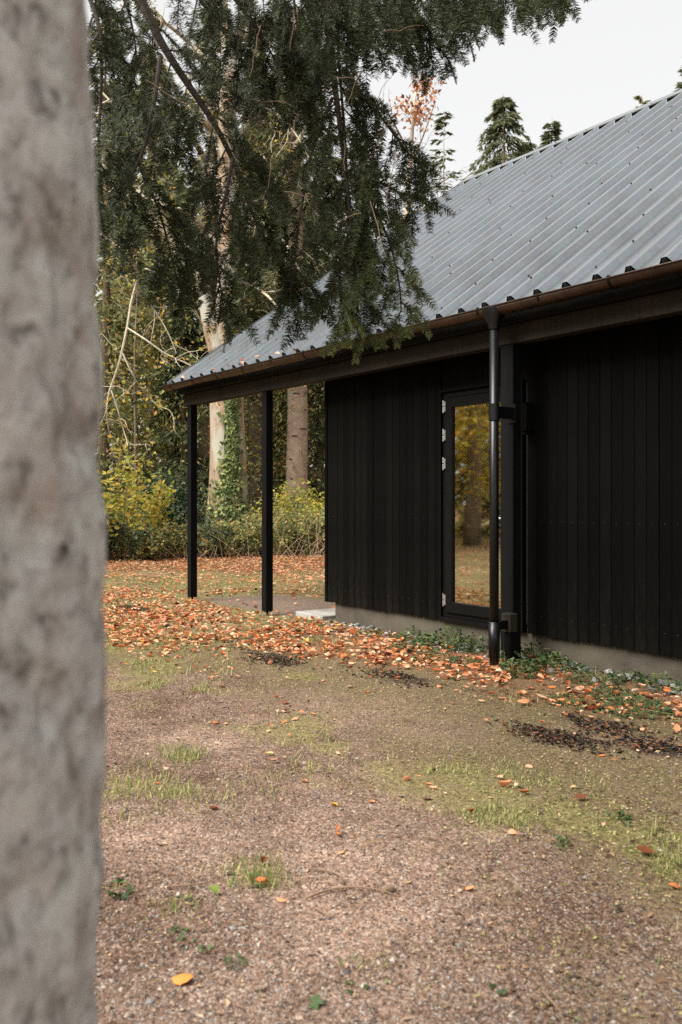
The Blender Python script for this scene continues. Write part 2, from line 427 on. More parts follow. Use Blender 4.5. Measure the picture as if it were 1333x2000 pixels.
def ground_mat():
    m, nt, out = mat('gravel_and_mossy_lawn')
    v = coords(nt)
    vo = node(nt, 'ShaderNodeTexVoronoi'); vo.inputs['Scale'].default_value = 85; nt.links.new(v, vo.inputs['Vector'])
    vo2 = node(nt, 'ShaderNodeTexVoronoi'); vo2.inputs['Scale'].default_value = 160; nt.links.new(v, vo2.inputs['Vector'])
    sep = node(nt, 'ShaderNodeSeparateColor'); nt.links.new(vo.outputs['Color'], sep.inputs[0])
    sep2 = node(nt, 'ShaderNodeSeparateColor'); nt.links.new(vo2.outputs['Color'], sep2.inputs[0])
    big = noise(nt, 0.9, 5, 0.55, v); mid = noise(nt, 5, 6, 0.65, v); fine = noise(nt, 38, 5, 0.7, v)
    grav = ramp(nt, sep.outputs[0], [(0, (0.055, 0.038, 0.029)), (0.35, (0.150, 0.098, 0.072)), (0.65, (0.225, 0.152, 0.114)), (0.9, (0.34, 0.255, 0.20)), (1, (0.44, 0.385, 0.33))])
    grav2 = ramp(nt, sep2.outputs[1], [(0, (0.045, 0.030, 0.022)), (0.5, (0.17, 0.112, 0.082)), (1, (0.32, 0.238, 0.185))])
    g = mixc(nt, 0.42, grav, grav2)
    g = mixc(nt, 0.8, g, ramp(nt, mid, [(0.3, (0.55, 0.50, 0.47)), (0.68, (1.25, 1.2, 1.17))]), 'MULTIPLY')
    g = mixc(nt, 0.9, g, ramp(nt, big, [(0.34, (0.50, 0.43, 0.39)), (0.5, (0.88, 0.85, 0.83)), (0.66, (1.28, 1.25, 1.23))]), 'MULTIPLY')
    vf = noise(nt, 130, 3, 0.7, v)
    gdet = ramp(nt, vf, [(0.32, (0.42, 0.40, 0.38)), (0.5, (0.95, 0.95, 0.95)), (0.68, (1.5, 1.48, 1.42))])
    def edge(name, lo, hi):
        a = math_(nt, 'ADD', attr(nt, name), math_(nt, 'MULTIPLY', math_(nt, 'SUBTRACT', mid, 0.5), 1.1))
        return ramp(nt, math_(nt, 'ADD', a, math_(nt, 'ADD', math_(nt, 'MULTIPLY', math_(nt, 'SUBTRACT', fine, 0.5), 1.1), math_(nt, 'MULTIPLY', math_(nt, 'SUBTRACT', vf, 0.5), 0.9))), [(lo, (0, 0, 0)), (hi, (1, 1, 1))])
    moss = ramp(nt, fine, [(0.3, (0.042, 0.031, 0.017)), (0.5, (0.120, 0.090, 0.046)), (0.72, (0.24, 0.185, 0.095))])
    c = mixc(nt, mixc(nt, 0.2, edge('moss', 0.40, 0.95), (0, 0, 0)), g, moss)
    gr = ramp(nt, fine, [(0.3, (0.065, 0.062, 0.022)), (0.55, (0.19, 0.172, 0.060)), (0.75, (0.34, 0.285, 0.115))])
    c = mixc(nt, mixc(nt, 0.45, edge('grass', 0.42, 0.9), (0, 0, 0)), c, gr)
    soil = ramp(nt, fine, [(0.3, (0.10, 0.07, 0.052)), (0.7, (0.21, 0.155, 0.12))])
    c = mixc(nt, edge('soil', 0.4, 0.65), c, soil)
    lit = ramp(nt, fine, [(0.25, (0.075, 0.042, 0.025)), (0.6, (0.19, 0.10, 0.055)), (0.8, (0.33, 0.17, 0.085))])
    c = mixc(nt, edge('litter', 0.4, 0.7), c, lit)
    drk = ramp(nt, fine, [(0.3, (0.012, 0.009, 0.008)), (0.7, (0.055, 0.040, 0.032))])
    c = mixc(nt, edge('mould', 0.45, 0.7), c, drk)
    c = mixc(nt, 0.75, c, gdet, 'MULTIPLY')
    h = math_(nt, 'ADD', math_(nt, 'MULTIPLY', vo.outputs['Distance'], -0.5), math_(nt, 'MULTIPLY', fine, 0.8))
    principled(nt, out, c, 0.92, normal=bump(nt, h, 0.6, 0.012), spec=0.1)
    return m
M['ground'] = ground_mat()

# ------------------------------------------------------------------ ground
def vnoise(x, y, s, seed=0):
    """smooth value noise for masks and relief"""
    r = np.random.default_rng(seed); T = r.random((64, 64))
    u = np.asarray(x) * s + 100.3; v = np.asarray(y) * s + 57.7
    i = np.floor(u).astype(int); j = np.floor(v).astype(int); a = u - i; b = v - j
    a = a * a * (3 - 2 * a); b = b * b * (3 - 2 * b)
    g = lambda p, q: T[p % 64, q % 64]
    return (g(i, j) * (1 - a) + g(i + 1, j) * a) * (1 - b) + (g(i, j + 1) * (1 - a) + g(i + 1, j + 1) * a) * b
def fbm(x, y, s, seed=0, o=4):
    return sum(vnoise(x, y, s * 2 ** k, seed + k) * 0.5 ** (k + 1) for k in range(o)) / (1 - 0.5 ** o)
def sst(a, b, x):
    t = np.clip((np.asarray(x, float) - a) / (b - a), 0, 1); return t * t * (3 - 2 * t)
def depth(x, y): return x * FW[0] + y * FW[1]
def blob(x, y, bx, by, rx, ry):
    return np.clip(1.15 - 0.9 * np.sqrt(((x - bx) / rx) ** 2 + ((y - by) / ry) ** 2), 0, 1)

MOULD = [(*G(538, 1283)[:2], 0.75, 0.28), (*G(790, 1325)[:2], 0.55, 0.26), (*G(1085, 1440)[:2], 0.42, 0.22), (*G(1180, 1420)[:2], 0.40, 0.2), (*G(1295, 1465)[:2], 0.35, 0.22), (*G(255, 1190)[:2], 0.7, 0.3)]
TUFTS = [(*G(275, 1565)[:2], 0.55, 0.34), (*G(470, 1690)[:2], 0.24, 0.15), (*G(505, 1720)[:2], 0.18, 0.12), (*G(225, 1850)[:2], 0.22, 0.34), (*G(200, 1900)[:2], 0.2, 0.3), (*G(375, 1490)[:2], 0.3, 0.12), (*G(640, 1440)[:2], 0.3, 0.12),
         (*G(700, 1865)[:2], 0.09, 0.09), (*G(1140, 1270)[:2], 0.25, 0.2), (*G(585, 1320)[:2], 0.4, 0.2)]
def zones(x, y):
    n = fbm(x, y, 0.7, 3); n2 = fbm(x, y, 2.2, 11)
    near = sst(2.55, 3.15, y + (n - 0.5) * 0.9)                    # beyond the gravel drive
    lawn = sst(-6.6, -8.2, x + (n - 0.5) * 2.2 + (y - 4) * 0.15) * sst(3.0, 3.6, y + (n2 - .5) * .6)
    lawn = np.maximum(lawn, sst(-8.6, -9.8, x + (n - .5) * 1.5))
    strip = np.exp(-((y - 3.05 - (n - 0.5) * 0.9) / 0.42) ** 2) * sst(0.40, 0.62, n2 + 0.05)
    grass = np.clip(np.maximum(lawn * sst(0.25, 0.55, n2 + 0.15), strip * 0.95), 0, 1)
    for t in TUFTS: grass = np.maximum(grass, 1.0 * blob(x, y, *t) * sst(.34, .62, n2))
    moss = near * (1 - 0.45 * lawn) * sst(0.22, 0.6, n + 0.1)
    moss = np.maximum(moss, 0.55 * sst(1.6, 2.8, y + (n2 - .5) * 2) * sst(-4.0, -2.0, x) * sst(.4, .7, n2))
    bank = sst(4.35, 4.85, y + (n2 - 0.5) * 1.0 - 0.13 * (x + 5.5)) * sst(-9.0, -7.4, x) * (y < 6.4)
    far = sst(15.5, 19.5, depth(x, y) + (n - 0.5) * 3)
    litter = np.maximum(bank * 0.55, far)
    soil = np.exp(-(((x + 10.3) / 1.5) ** 4 + ((y - 6.5) / 0.8) ** 4))
    mould = np.zeros_like(x)
    for t in MOULD: mould = np.maximum(mould, blob(x, y, *t) * (0.55 + 0.7 * n2))
    mould = np.maximum(mould, 0.5 * np.exp(-((y - 5.55) / 0.35) ** 2) * sst(-9.6, -8.6, x) * sst(0.4, 0.65, n2))
    return dict(grass=grass, moss=moss, litter=litter, soil=soil, mould=mould, bank=bank, lawn=lawn, far=far)
def gz(x, y):
    """ground height"""
    z = (fbm(x, y, 0.5, 21, 3) - 0.5) * 0.07 + (fbm(x, y, 3.0, 31, 3) - 0.5) * 0.018
    fl = sst(4.6, 5.3, y) * sst(14, 11, -x)
    return z * (1 - 0.75 * fl)
xs = np.concatenate([-22 - np.geomspace(0.3, 180, 30)[::-1], np.arange(-22, 1.5, 0.075), 1.5 + np.geomspace(0.3, 150, 28)])
ys = np.concatenate([-2.5 - np.geomspace(0.3, 150, 28)[::-1], np.arange(-2.5, 14, 0.075), 14 + np.geomspace(0.3, 180, 30)])
gx, gy = np.meshgrid(xs, ys, indexing='ij')
vx, vy = gx.ravel(), gy.ravel()
zz = zones(vx, vy)
nx, ny = len(xs), len(ys)
ii = (np.arange(nx - 1)[:, None] * ny + np.arange(ny - 1)[None]).ravel()
b = MB().add(np.stack([vx, vy, gz(vx, vy)], 1), np.stack([ii, ii + ny, ii + ny + 1, ii + 1], 1))
gme = b.mesh('ground', M['ground'], True)
for k in ('grass', 'moss', 'litter', 'soil', 'mould'):
    a = gme.attributes.new(k, 'FLOAT', 'POINT'); a.data.foreach_set('value', zz[k].astype(np.float32))
link('ground', gme, kind='structure')

# ------------------------------------------------------------------ house
XL, XR = -11.68, 2.4                   # roof ends
YW = 6.0                               # front of the boards
YE, ZE = 5.50, 3.074                    # eave line of the sheets
YR, ZR = 11.2, 7.095                    # ridge
SL = math.atan2(ZR - ZE, YR - YE)
XC = -8.56                             # corner of the walls
XO0, XO1 = -6.57, -5.52                # door opening
ZB, ZT = 0.234, 3.0                    # board bottom and top
house = empty('house', (-3.5, 8.6, 0), 'low black timber-clad house with a grey corrugated metal roof', 'house')
def hp(b, name, m, **k): return b.build(name, m, house, **k)

b = MB(); b.box(XC + 0.12, XR - 0.4, YW + 0.045, YW + 0.30, -0.3, ZB + 0.06); b.box(XC + 0.12, XC + 0.3, YW + 0.30, 16.2, -0.3, ZB + 0.06)
hp(b, 'plinth', M['plinth'])
# backing walls round the inside, door and gable window left open
b = MB()
b.box(XC + 0.03, XO0, YW + 0.03, YW + 0.20, ZB + 0.07, ZT); b.box(XO1, XR - 0.4, YW + 0.03, YW + 0.20, ZB + 0.07, ZT)
b.box(XO0, XO1, YW + 0.03, YW + 0.20, 2.475, ZT)
W0, W1 = 8.26, 8.56
b.box(XC + 0.03, XC + 0.2, YW + 0.20, W0, ZB + 0.07, 3.0); b.box(XC + 0.03, XC + 0.2, W1, 16.2, ZB + 0.07, 3.0)
b.box(XC + 0.03, XC + 0.2, W0, W1, 2.37, 3.0)
b.box(XR - 0.6, XR - 0.4, YW + .2, 16.2, ZB + .07, 3.0); b.box(XC + .2, XR - .6, 16.2, 16.4, -.3, 3.0)
wall = hp(b, 'wall', M['void'])
b = MB(); b.box(XC + 0.2, XR - 0.6, YW + 0.205, 16.2, 0.1, 0.24); fl = hp(b, 'floor', M['interior'])
b = MB(); b.box(XC + 0.2, XR - 0.6, YW + 0.205, 16.2, 3.01, 3.05); hp(b, 'ceiling', M['interior'])
b = MB(); b.box(XC + .05, XC + .07, W0, W1, ZB + .3, 2.37); hp(b, 'side_window', M['glass'])

# each vertical board of the cladding
def board_mesh(z0, z1, wd=0.1065):
    b = MB(); b.box(0.0, wd, 0, 0.022, z0, z1); return b.mesh('wall_board', M['board'])
bm_full, bm_over = board_mesh(ZB, ZT), board_mesh(2.475, ZT)
x = XC
k = 0
while x < XR - 0.5:
    rr = random.Random(k)
    me = bm_full
    if x + 0.1065 > XO0 - 0.02 and x < XO1: me = bm_over
    if not (x < XO0 - 0.02 < x + 0.1065):
        o = link('wall_board', me, house, loc=(x + rr.uniform(-.0015, .0015), YW + rr.uniform(-0.003, 0.003), rr.uniform(-.006, .006)), rot=(0, rr.uniform(-.0006, .0006), 0))
        bevel(o, 0.003)
    else:
        bb = MB(); bb.box(x, XO0 - 0.022, YW, YW + 0.022, ZB, ZT); bevel(hp(bb, 'wall_board', M['board']), 0.003)
    x += 0.111; k += 1
# nail heads on the boards
b = MB(); x = XC
while x < XR - .5:
    for z in (0.40, 1.23):
        if not (XO0 - .15 < x < XO1):
            for dx in (0.05,):
                b.box(x + dx - .0014, x + dx + .0014, YW - .0048, YW + .001, z - .0014, z + .0014)
    x += 0.111
o = hp(b, 'nail_heads', plain('dull_nail', (0.10, 0.10, 0.095), 0.6)); o['kind'] = 'stuff'
b = MB(); b.box(XC - .02, XC + .028, YW - .012, YW + .10, ZB, ZT); bevel(hp(b, 'corner_board', M['board']), 0.003)
b = MB(); b.box(XO0 - 0.02, XO0, YW - 0.02, YW + 0.10, ZB, 2.50); b.box(XO1, XO1 + .02, YW - .02, YW + .1, ZB, 2.5); b.box(XO0, XO1, YW - .02, YW + .1, 2.475, 2.50)
bevel(hp(b, 'door_trim', M['board']), 0.003)

# glazed door
dz0, dz1 = 0.27, 2.47
b = MB(); y0, y1 = YW + 0.012, YW + 0.09
b.box(XO0 + .001, XO0 + 0.055, y0, y1, dz0, dz1); b.box(XO1 - 0.055, XO1 - .001, y0, y1, dz0, dz1)
b.box(XO0 + 0.055, XO1 - 0.055, y0, y1, dz1 - 0.05, dz1); b.box(XO0 + 0.055, XO1 - 0.055, y0, y1, dz0, dz0 + 0.04)
door = hp(b, 'door', M['metal_black']); bevel(door, .003)
b = MB(); y0, y1 = YW - 0.008, YW + 0.05
lx0, lx1 = XO0 + 0.058, XO1 - 0.058
b.box(lx0, lx0 + 0.085, y0, y1, dz0 + .045, dz1 - .055); b.box(lx1 - 0.085, lx1, y0, y1, dz0 + .045, dz1 - .055)
b.box(lx0 + .085, lx1 - .085, y0, y1, dz1 - .15, dz1 - .055); b.box(lx0 + .085, lx1 - .085, y0, y1, dz0 + .045, dz0 + .15)
bevel(b.build('door_leaf', M['metal_black'], door), .003)
b = MB(); b.box(lx0 + .08, lx1 - .08, YW + 0.018, YW + 0.024, dz0 + .145, dz1 - .145); b.build('glass_pane', M['glass'], door)
hm = MB(); hm.tube([(0, 0, -0.062), (0, 0, -0.004)], 0.0085, 10); hm.tube([(0, 0, 0.004), (0, 0, 0.062)], 0.0085, 10); hm.box(0.004, .028, .002, .008, -.05, .05)
hme = hm.mesh('hinge', M['steel'], False)
for z in (2.335, 2.055, 1.775, 0.435):
    link('hinge', hme, door, loc=(XO0 + 0.022, YW - 0.004, z))
b = MB(); b.tube([(lx1 - .045, y0 - .002, 1.25), (lx1 - .045, y0 - .05, 1.25), (lx1 - .16, y0 - .055, 1.25)], .011, 8); b.build('door_handle', M['steel'], door)
b = MB(); b.box(XO0, XO1, YW - .015, YW + .1, ZB + .0, dz0 - .002); hp(b, 'door_sill', M['metal_black'])

# posts under the eaves beam
for X in (-11.45, -9.42, -5.37, -1.3):
    b = MB(); b.box(X - (.052 if X < -6 else .095), X + .052, 5.668, 5.772, 0.06, 2.749)
    po = bevel(hp(b, 'post', M['post']), .005)
    b = MB(); b.tube([(X, 5.72, -.1), (X, 5.72, .061)], .016, 10); b.box(X - .04, X + .04, 5.68, 5.76, .052, .0595); b.build('post_shoe', M['metal_black'], po)
b = MB(); b.box(-11.60, -5.62, 5.662, 5.782, 2.75, 2.912); bevel(hp(b, 'eaves_beam', M['beam']), .004)
b = MB(); b.box(-5.617, XR, 5.660, 5.780, 2.75, 2.912); bevel(hp(b, 'eaves_beam', M['beam']), .004)
b = MB(); b.box(-11.64, XR, 5.575, 5.615, 2.905, 3.05); b.box(-11.64, -11.60, 5.616, 5.79, 2.914, 3.05); bevel(hp(b, 'fascia_board', M['fascia']), .003)
b = MB(); b.box(-11.60, XR, 5.616, 6.2, 2.914, 2.94); hp(b, 'soffit', M['fascia'])
# roof deck below the sheets, both slopes, with barge boards
def roofz(y): return ZE + (y - YE) * math.tan(SL)
b = MB()
for s in (1, -1):
    ya = YE + 0.06
    yy = [ya, YR]; 
    pts = []
    for X in (XL + .03, XR):
        for y, o_ in ((ya, 0.02), (YR, 0.02), (YR, 0.11), (ya, 0.075)):
            yv = y if s == 1 else 2 * YR - y
            pts.append((X, yv, roofz(y) - o_))
    f = [(0, 1, 2, 3), (7, 6, 5, 4), (0, 4, 5, 1), (1, 5, 6, 2), (2, 6, 7, 3), (3, 7, 4, 0)]
    b.add(pts, f)
roof = hp(b, 'roof', M['fascia'])
b = MB(); b.add([(XC + .1, YW + .2, 3.0), (XC + .1, 16.2, 3.0), (XC + .1, YR, ZR - .3)], [(0, 1, 2)]); b.add([(XR - .5, YW + .2, 3.0), (XR - .5, 16.2, 3.0), (XR - .5, YR, ZR - .3)], [(0, 1, 2)])
hp(b, 'gable_wall', M['board'])
# trapezoidal sheets, three ribs each
PITCH, RH = 0.29, 0.045
prof = [(0.0, 0.0), (0.090, 0.0), (0.122, RH), (0.164, RH), (0.196, 0.0), (0.29, 0.0)]
dY, dZ = math.cos(SL), math.sin(SL)
L = (YR - YE + 0.02) / dY
nU, nV = -dZ, dY            # outward normal of the slope in y, z
def sheet(nr):
    b = MB(); px = []
    for r_ in range(nr):
        for (a, h) in prof[:-1]: px.append((r_ * PITCH + a, h))
    px.append((nr * PITCH + 0.012, 0.0015))
    v = []
    SN = 8
    for s in range(SN + 1):
        t = -0.03 + (L + 0.03) * s / SN
        for (a, h) in px: v.append((a, YE + t * dY + h * nU, ZE + t * dZ + h * nV))
    n = len(px)
    f = [(s * n + i, s * n + i + 1, (s + 1) * n + i + 1, (s + 1) * n + i) for s in range(SN) for i in range(n - 1)]
    return b.add(v, f).mesh('roof_sheet', M['roof'])
sme = sheet(3)
nsh = int(math.ceil((XR - XL) / (3 * PITCH)))
for i in range(nsh):
    rr = random.Random(90 + i)
    o = link('roof_sheet', sme, roof, loc=(XL + i * 3 * PITCH, 0, rr.uniform(0, .003)))
    sm = o.modifiers.new('thick', 'SOLIDIFY'); sm.thickness = 0.0012; sm.offset = 1
bk = bpy.data.objects.new('back_slope_sheet', sheet(3 * nsh)); COL.objects.link(bk); bk.rotation_euler = (0, 0, math.pi)
bk.location = (XL + nsh * 3 * PITCH + XL - XL, 2 * YR, 0); setpar(bk, roof)
# dark profile fillers that close the rib ends at the eave
fm = MB()
pr = [(0.106, 0.0), (0.127, RH - .008), (0.159, RH - .008), (0.180, 0.0)]
v = []
for t in (-0.034, -0.005):
    for (a, h) in pr: v.append((a, YE + t * dY + (h - .001) * nU, ZE + t * dZ + (h - .001) * nV))
fm.add(v, [(0, 1, 2, 3), (7, 6, 5, 4), (1, 5, 6, 2)])
fme = fm.mesh('rib_filler', M['screw'])
for i in range(nsh * 3):
    link('rib_filler', fme, roof, loc=(XL + i * PITCH, 0, 0))
# roof screws in staggered rows
b = MB(); a6 = np.arange(6) / 6 * 2 * math.pi
rows = [0.32, 1.25, 2.2, 3.15, 4.1, 5.05, 6.0, 6.7]
for ri, t in enumerate(rows):
    for i in range(nsh * 3):
        if (i * 7 + ri * 3) % 3 == 2: continue
        rr = random.Random(ri * 999 + i)
        tt = t + (0.22 if i % 2 else -0.06) + rr.uniform(-.04, .04)
        c = np.array([XL + i * PITCH + (0.145 if (i + ri) % 3 else 0.225), YE + tt * dY, ZE + tt * dZ])
        h0 = RH if (i + ri) % 3 else 0.0
        n_ = np.array([0, nU, nV]); s_ = np.array([0, dY, dZ])
        ring = [c + n_ * (h0 + hh) + (np.array([1, 0, 0]) * math.cos(a) + s_ * math.sin(a)) * .0095 for hh in (0.001, 0.012) for a in a6]
        b.add(ring, [(j, (j + 1) % 6, 6 + (j + 1) % 6, 6 + j) for j in range(6)])
        b.add(ring[6:], [(0, 1, 2, 3), (0, 3, 4, 5)])
o = b.build('roof_screws', M['screw'], roof); o['kind'] = 'stuff'
# ridge flashing
b = MB(); rt = 0.19
e0 = (YR - rt * dY + (RH + .004) * nU, ZR - rt * dZ + (RH + .004) * nV); top = (YR, ZR + (RH + .006) / dY); e1 = (2 * YR - e0[0], e0[1])
v = []
for X in (XL + .02, XR):
    for (y, z) in ((e0[0] + .004, e0[1] - .014), e0, top, e1): v.append((X, y, z))
b.add(v, [(0, 1, 5, 4), (1, 2, 6, 5), (2, 3, 7, 6)])
o = b.build('ridge_flashing', M['roof'], roof); sm = o.modifiers.new('t', 'SOLIDIFY'); sm.thickness = .002
# dark strip added in place of the shade in the gaps below the flashing
b = MB(); tb = (YR - .12 * dY, ZR - .12 * dZ)
b.add([(XL + .05, tb[0] + h * nU, tb[1] + h * nV) for h in (0, RH)] + [(XR, tb[0] + h * nU, tb[1] + h * nV) for h in (0, RH)], [(0, 1, 3, 2)])
b.build('ridge_gap_shade', M['screw'], roof)
# verge trim on the gable edge
b = MB()
pts = []
for (t, h) in ((-.05, .042), (L, .042), (L, -.12), (-.05, -.10)): pts.append((YE + t * dY + h * nU, ZE + t * dZ + h * nV))
v = [(XL - .012, *p) for p in pts] + [(XL + .0, *p) for p in pts]
b.add(v, [(0, 1, 2, 3), (7, 6, 5, 4), (0, 4, 5, 1), (1, 5, 6, 2), (2, 6, 7, 3), (3, 7, 4, 0)])
b.build('verge_trim', M['roof'], roof)

# gutter with brackets and downpipe
GR, GY, GZ = 0.066, 5.44, 3.022
b = MB(); n = 12; v = []; SEG = 14
for s in range(SEG + 1):
    X = XL - .03 + (XR - XL) * s / SEG
    zz_ = GZ + 0.008 * math.sin(s * 1.7) - .003 * s / SEG
    for i in range(n + 1):
        a = math.pi + math.pi * i / n; v.append((X, GY + GR * math.cos(a), zz_ + GR * math.sin(a)))
    for i in range(n + 1):
        a = 2 * math.pi - math.pi * i / n; v.append((X, GY + (GR - .004) * math.cos(a), zz_ + .002 + (GR - .004) * math.sin(a)))
k = 2 * (n + 1)
f = [(s * k + i, s * k + (i + 1) % k, (s + 1) * k + (i + 1) % k, (s + 1) * k + i) for s in range(SEG) for i in range(k)]
b.add(v, f)
b.tube([(XL - .03, GY - GR, GZ + .002), (XR, GY - GR, GZ + .002)], .008, 8)
gut = hp(b, 'gutter', M['gutter'], smooth=True)
b = MB(); v = [(XL - .032, GY, GZ)] + [(XL - .032, GY + GR * math.cos(math.pi + math.pi * i / 12), GZ + GR * math.sin(math.pi + math.pi * i / 12)) for i in range(13)]
b.add(v, [(0, i + 2, i + 1) for i in range(12)]); b.build('gutter_end_cap', M['metal_black'], gut)
bm_ = MB()
pts = [(0, GY + (GR + .004) * math.cos(a), GZ + (GR + .004) * math.sin(a)) for a in np.linspace(math.pi * 0.97, 2 * math.pi, 14)]
v = []
for (X, y, z) in pts: v += [(-.011, y, z), (.011, y, z)]
bm_.add(v, [(2 * i, 2 * i + 1, 2 * i + 3, 2 * i + 2) for i in range(13)])
bm_.box(-.011, .011, GY - GR - .006, GY - GR + .012, GZ + .004, GZ + .018)
bme = bm_.mesh('gutter_bracket', M['metal_black'])
X = -11.45
while X < XR:
    link('gutter_bracket', bme, gut, loc=(X, 0, 0)); X += 0.667
PX, PY = -5.305, 5.43
b = MB()
ring = []
secs = [(GZ - .002, .098, .074), (GZ - .07, .088, .070), (GZ - .14, .052, .050), (GZ - .18, .046, .046)]
v = []
for (z, rx, ry) in secs:
    for i in range(16):
        a = i / 16 * 2 * math.pi; c_, s_ = math.cos(a), math.sin(a); e = 0.6 if rx > .06 else 1
        v.append((PX + rx * math.copysign(abs(c_) ** e, c_), PY + ry * math.copysign(abs(s_) ** e, s_), z))
b.add(v, [(s * 16 + i, (s + 1) * 16 + i, (s + 1) * 16 + (i + 1) % 16, s * 16 + (i + 1) % 16) for s in range(3) for i in range(16)])
hop = b
b = MB(); b.tube([(PX, PY, GZ - .17), (PX, PY, -.08)], .039, 20)
pipe = hp(b, 'downpipe', M['pvc'], smooth=False)
pipe.data.polygons.foreach_set('use_smooth', np.ones(len(pipe.data.polygons), bool))
hop.build('hopper', M['pvc'], pipe, smooth=True)
b = MB(); b.tube([(PX, PY, .40), (PX, PY, .10)], .048, 20, smooth if False else True); o = b.build('pipe_collar', M['pvc'], pipe, smooth=True)
b = MB(); b.tube([(PX, PY, 2.22), (PX, PY, 2.08)], .0465, 18); b.box(PX - .01, PX + .02, PY + .03, 5.667, 2.10, 2.2); b.box(PX - .055, PX + .03, 5.654, 5.667, 2.07, 2.23); b.build('pipe_clamp', M['pvc'], pipe)
b = MB(); b.box(PX - .012, PX + .02, PY + .04, 5.667, .33, .40); b.build('pipe_clamp', M['metal_black'], pipe)
b = MB(); b.box(PX - .06, PX + .045, 5.575, 5.666, .30, .455); bevel(hp(b, 'timber_block', M['beam']), .004)
b = MB(); b.box(PX - .05, PX + .02, 5.60, 5.664, .085, .295); bevel(hp(b, 'socket_box', M['metal_black']), .006)
b = MB(); b.box(-5.47, -5.37, YW - .12, YW - .004, 2.02, 2.27); b.box(-5.45, -5.39, YW - .10, YW - .02, 1.99, 2.02); bevel(hp(b, 'wall_box', M['metal_black']), .012)  # plain black box on the wall beside the door

# paving at the porch
for i, (x0, x1, y0, y1) in enumerate([(-9.25, -8.66, 6.02, 6.60), (-9.25, -8.66, 6.61, 7.2)]):
    b = MB(); b.box(x0, x1 - .008, y0, y1, -.05, .050 + .004 * (i % 2))
    tag(bevel(b.build('paving_slab', M['slab'], rot=(0, 0, 0)), .006),
        ['pale concrete paving slab nearest the wall corner', 'concrete slab behind the front slab at the wall corner', 'concrete slab beside the middle post, front edge showing', 'rear concrete slab under the porch near the middle post'][i], 'paving slab', 'slabs under the porch')

# ------------------------------------------------------------------ leaf templates
def leaf_template(curl=0.15, fold=0.12, wd=0.30):
    tx = np.array([0.0, 0.18, 0.45, 0.75, 1.0]); wv = np.array([0.03, 0.75, 1.0, 0.68, 0.0]) * wd
    v = []
    for x_, w_ in zip(tx, wv):
        zc = curl * (4 * (x_ - .5) ** 2 - 0.5) * .5
        v += [(x_ - .5, -w_, zc + fold * w_ / wd), (x_ - .5, 0, zc), (x_ - .5, w_, zc + fold * w_ / wd)]
    f = []
    for i in range(4): f += [(3 * i, 3 * i + 3, 3 * i + 4, 3 * i + 1), (3 * i + 1, 3 * i + 4, 3 * i + 5, 3 * i + 2)]
    return np.array(v), np.array(f)
LT = [leaf_template(c, f, wd) for c, f, wd in ((.12, .08, .33), (.4, .26, .28), (-.35, .14, .32), (.7, .34, .22), (-.2, -.18, .34), (.3, .42, .20))]
SMALL = (np.array([(-.5, 0, 0), (-.05, -.30, .06), (.5, 0, -.05), (-.05, .30, .06)]), np.array([(0, 1, 2, 3)]))
IVY = (np.array([(0, 0, 0), (-.3, -.42, -.05), (.1, -.5, 0), (.2, -.22, .03), (.62, 0, -.04), (.2, .22, .03), (.1, .5, 0), (-.3, .42, -.05), (-.18, 0, .02)]),
       np.array([(0, 1, 2), (0, 2, 3), (0, 3, 4), (0, 4, 5), (0, 5, 6), (0, 6, 7), (0, 7, 8), (0, 8, 1)]))
SPRAY = (np.array([(0, 0, 0), (.45, -.16, -.03), (1, 0, -.16), (.45, .16, -.03)]), np.array([(0, 1, 2, 3)]))
NEED = (np.array([(0, -.5, 0), (.75, -.5, 0), (1, 0, .0), (.75, .5, 0), (0, .5, 0)]), np.array([(0, 1, 2), (0, 2, 3), (0, 3, 4)]))
NEED4 = (np.array([(0, -.5, 0), (1, -.25, 0), (1, .25, 0), (0, .5, 0)]), np.array([(0, 1, 2, 3)]))

def rand_dir(n, up=0.0, rng=RNG):
    v = rng.normal(size=(n, 3)); v = nrm(v); v[:, 2] += up; return nrm(v)

# ------------------------------------------------------------------ trees of the wood
def smooth_path(pts, n):
    pts = np.asarray(pts, float); m = len(pts); t = np.linspace(0, m - 1, n)
    out = np.stack([np.interp(t, np.arange(m), pts[:, i]) for i in range(pts.shape[1])], 1)
    for _ in range(max(1, n // m)):
        out[1:-1] = (out[:-2] + 2 * out[1:-1] + out[2:]) / 4
    return out

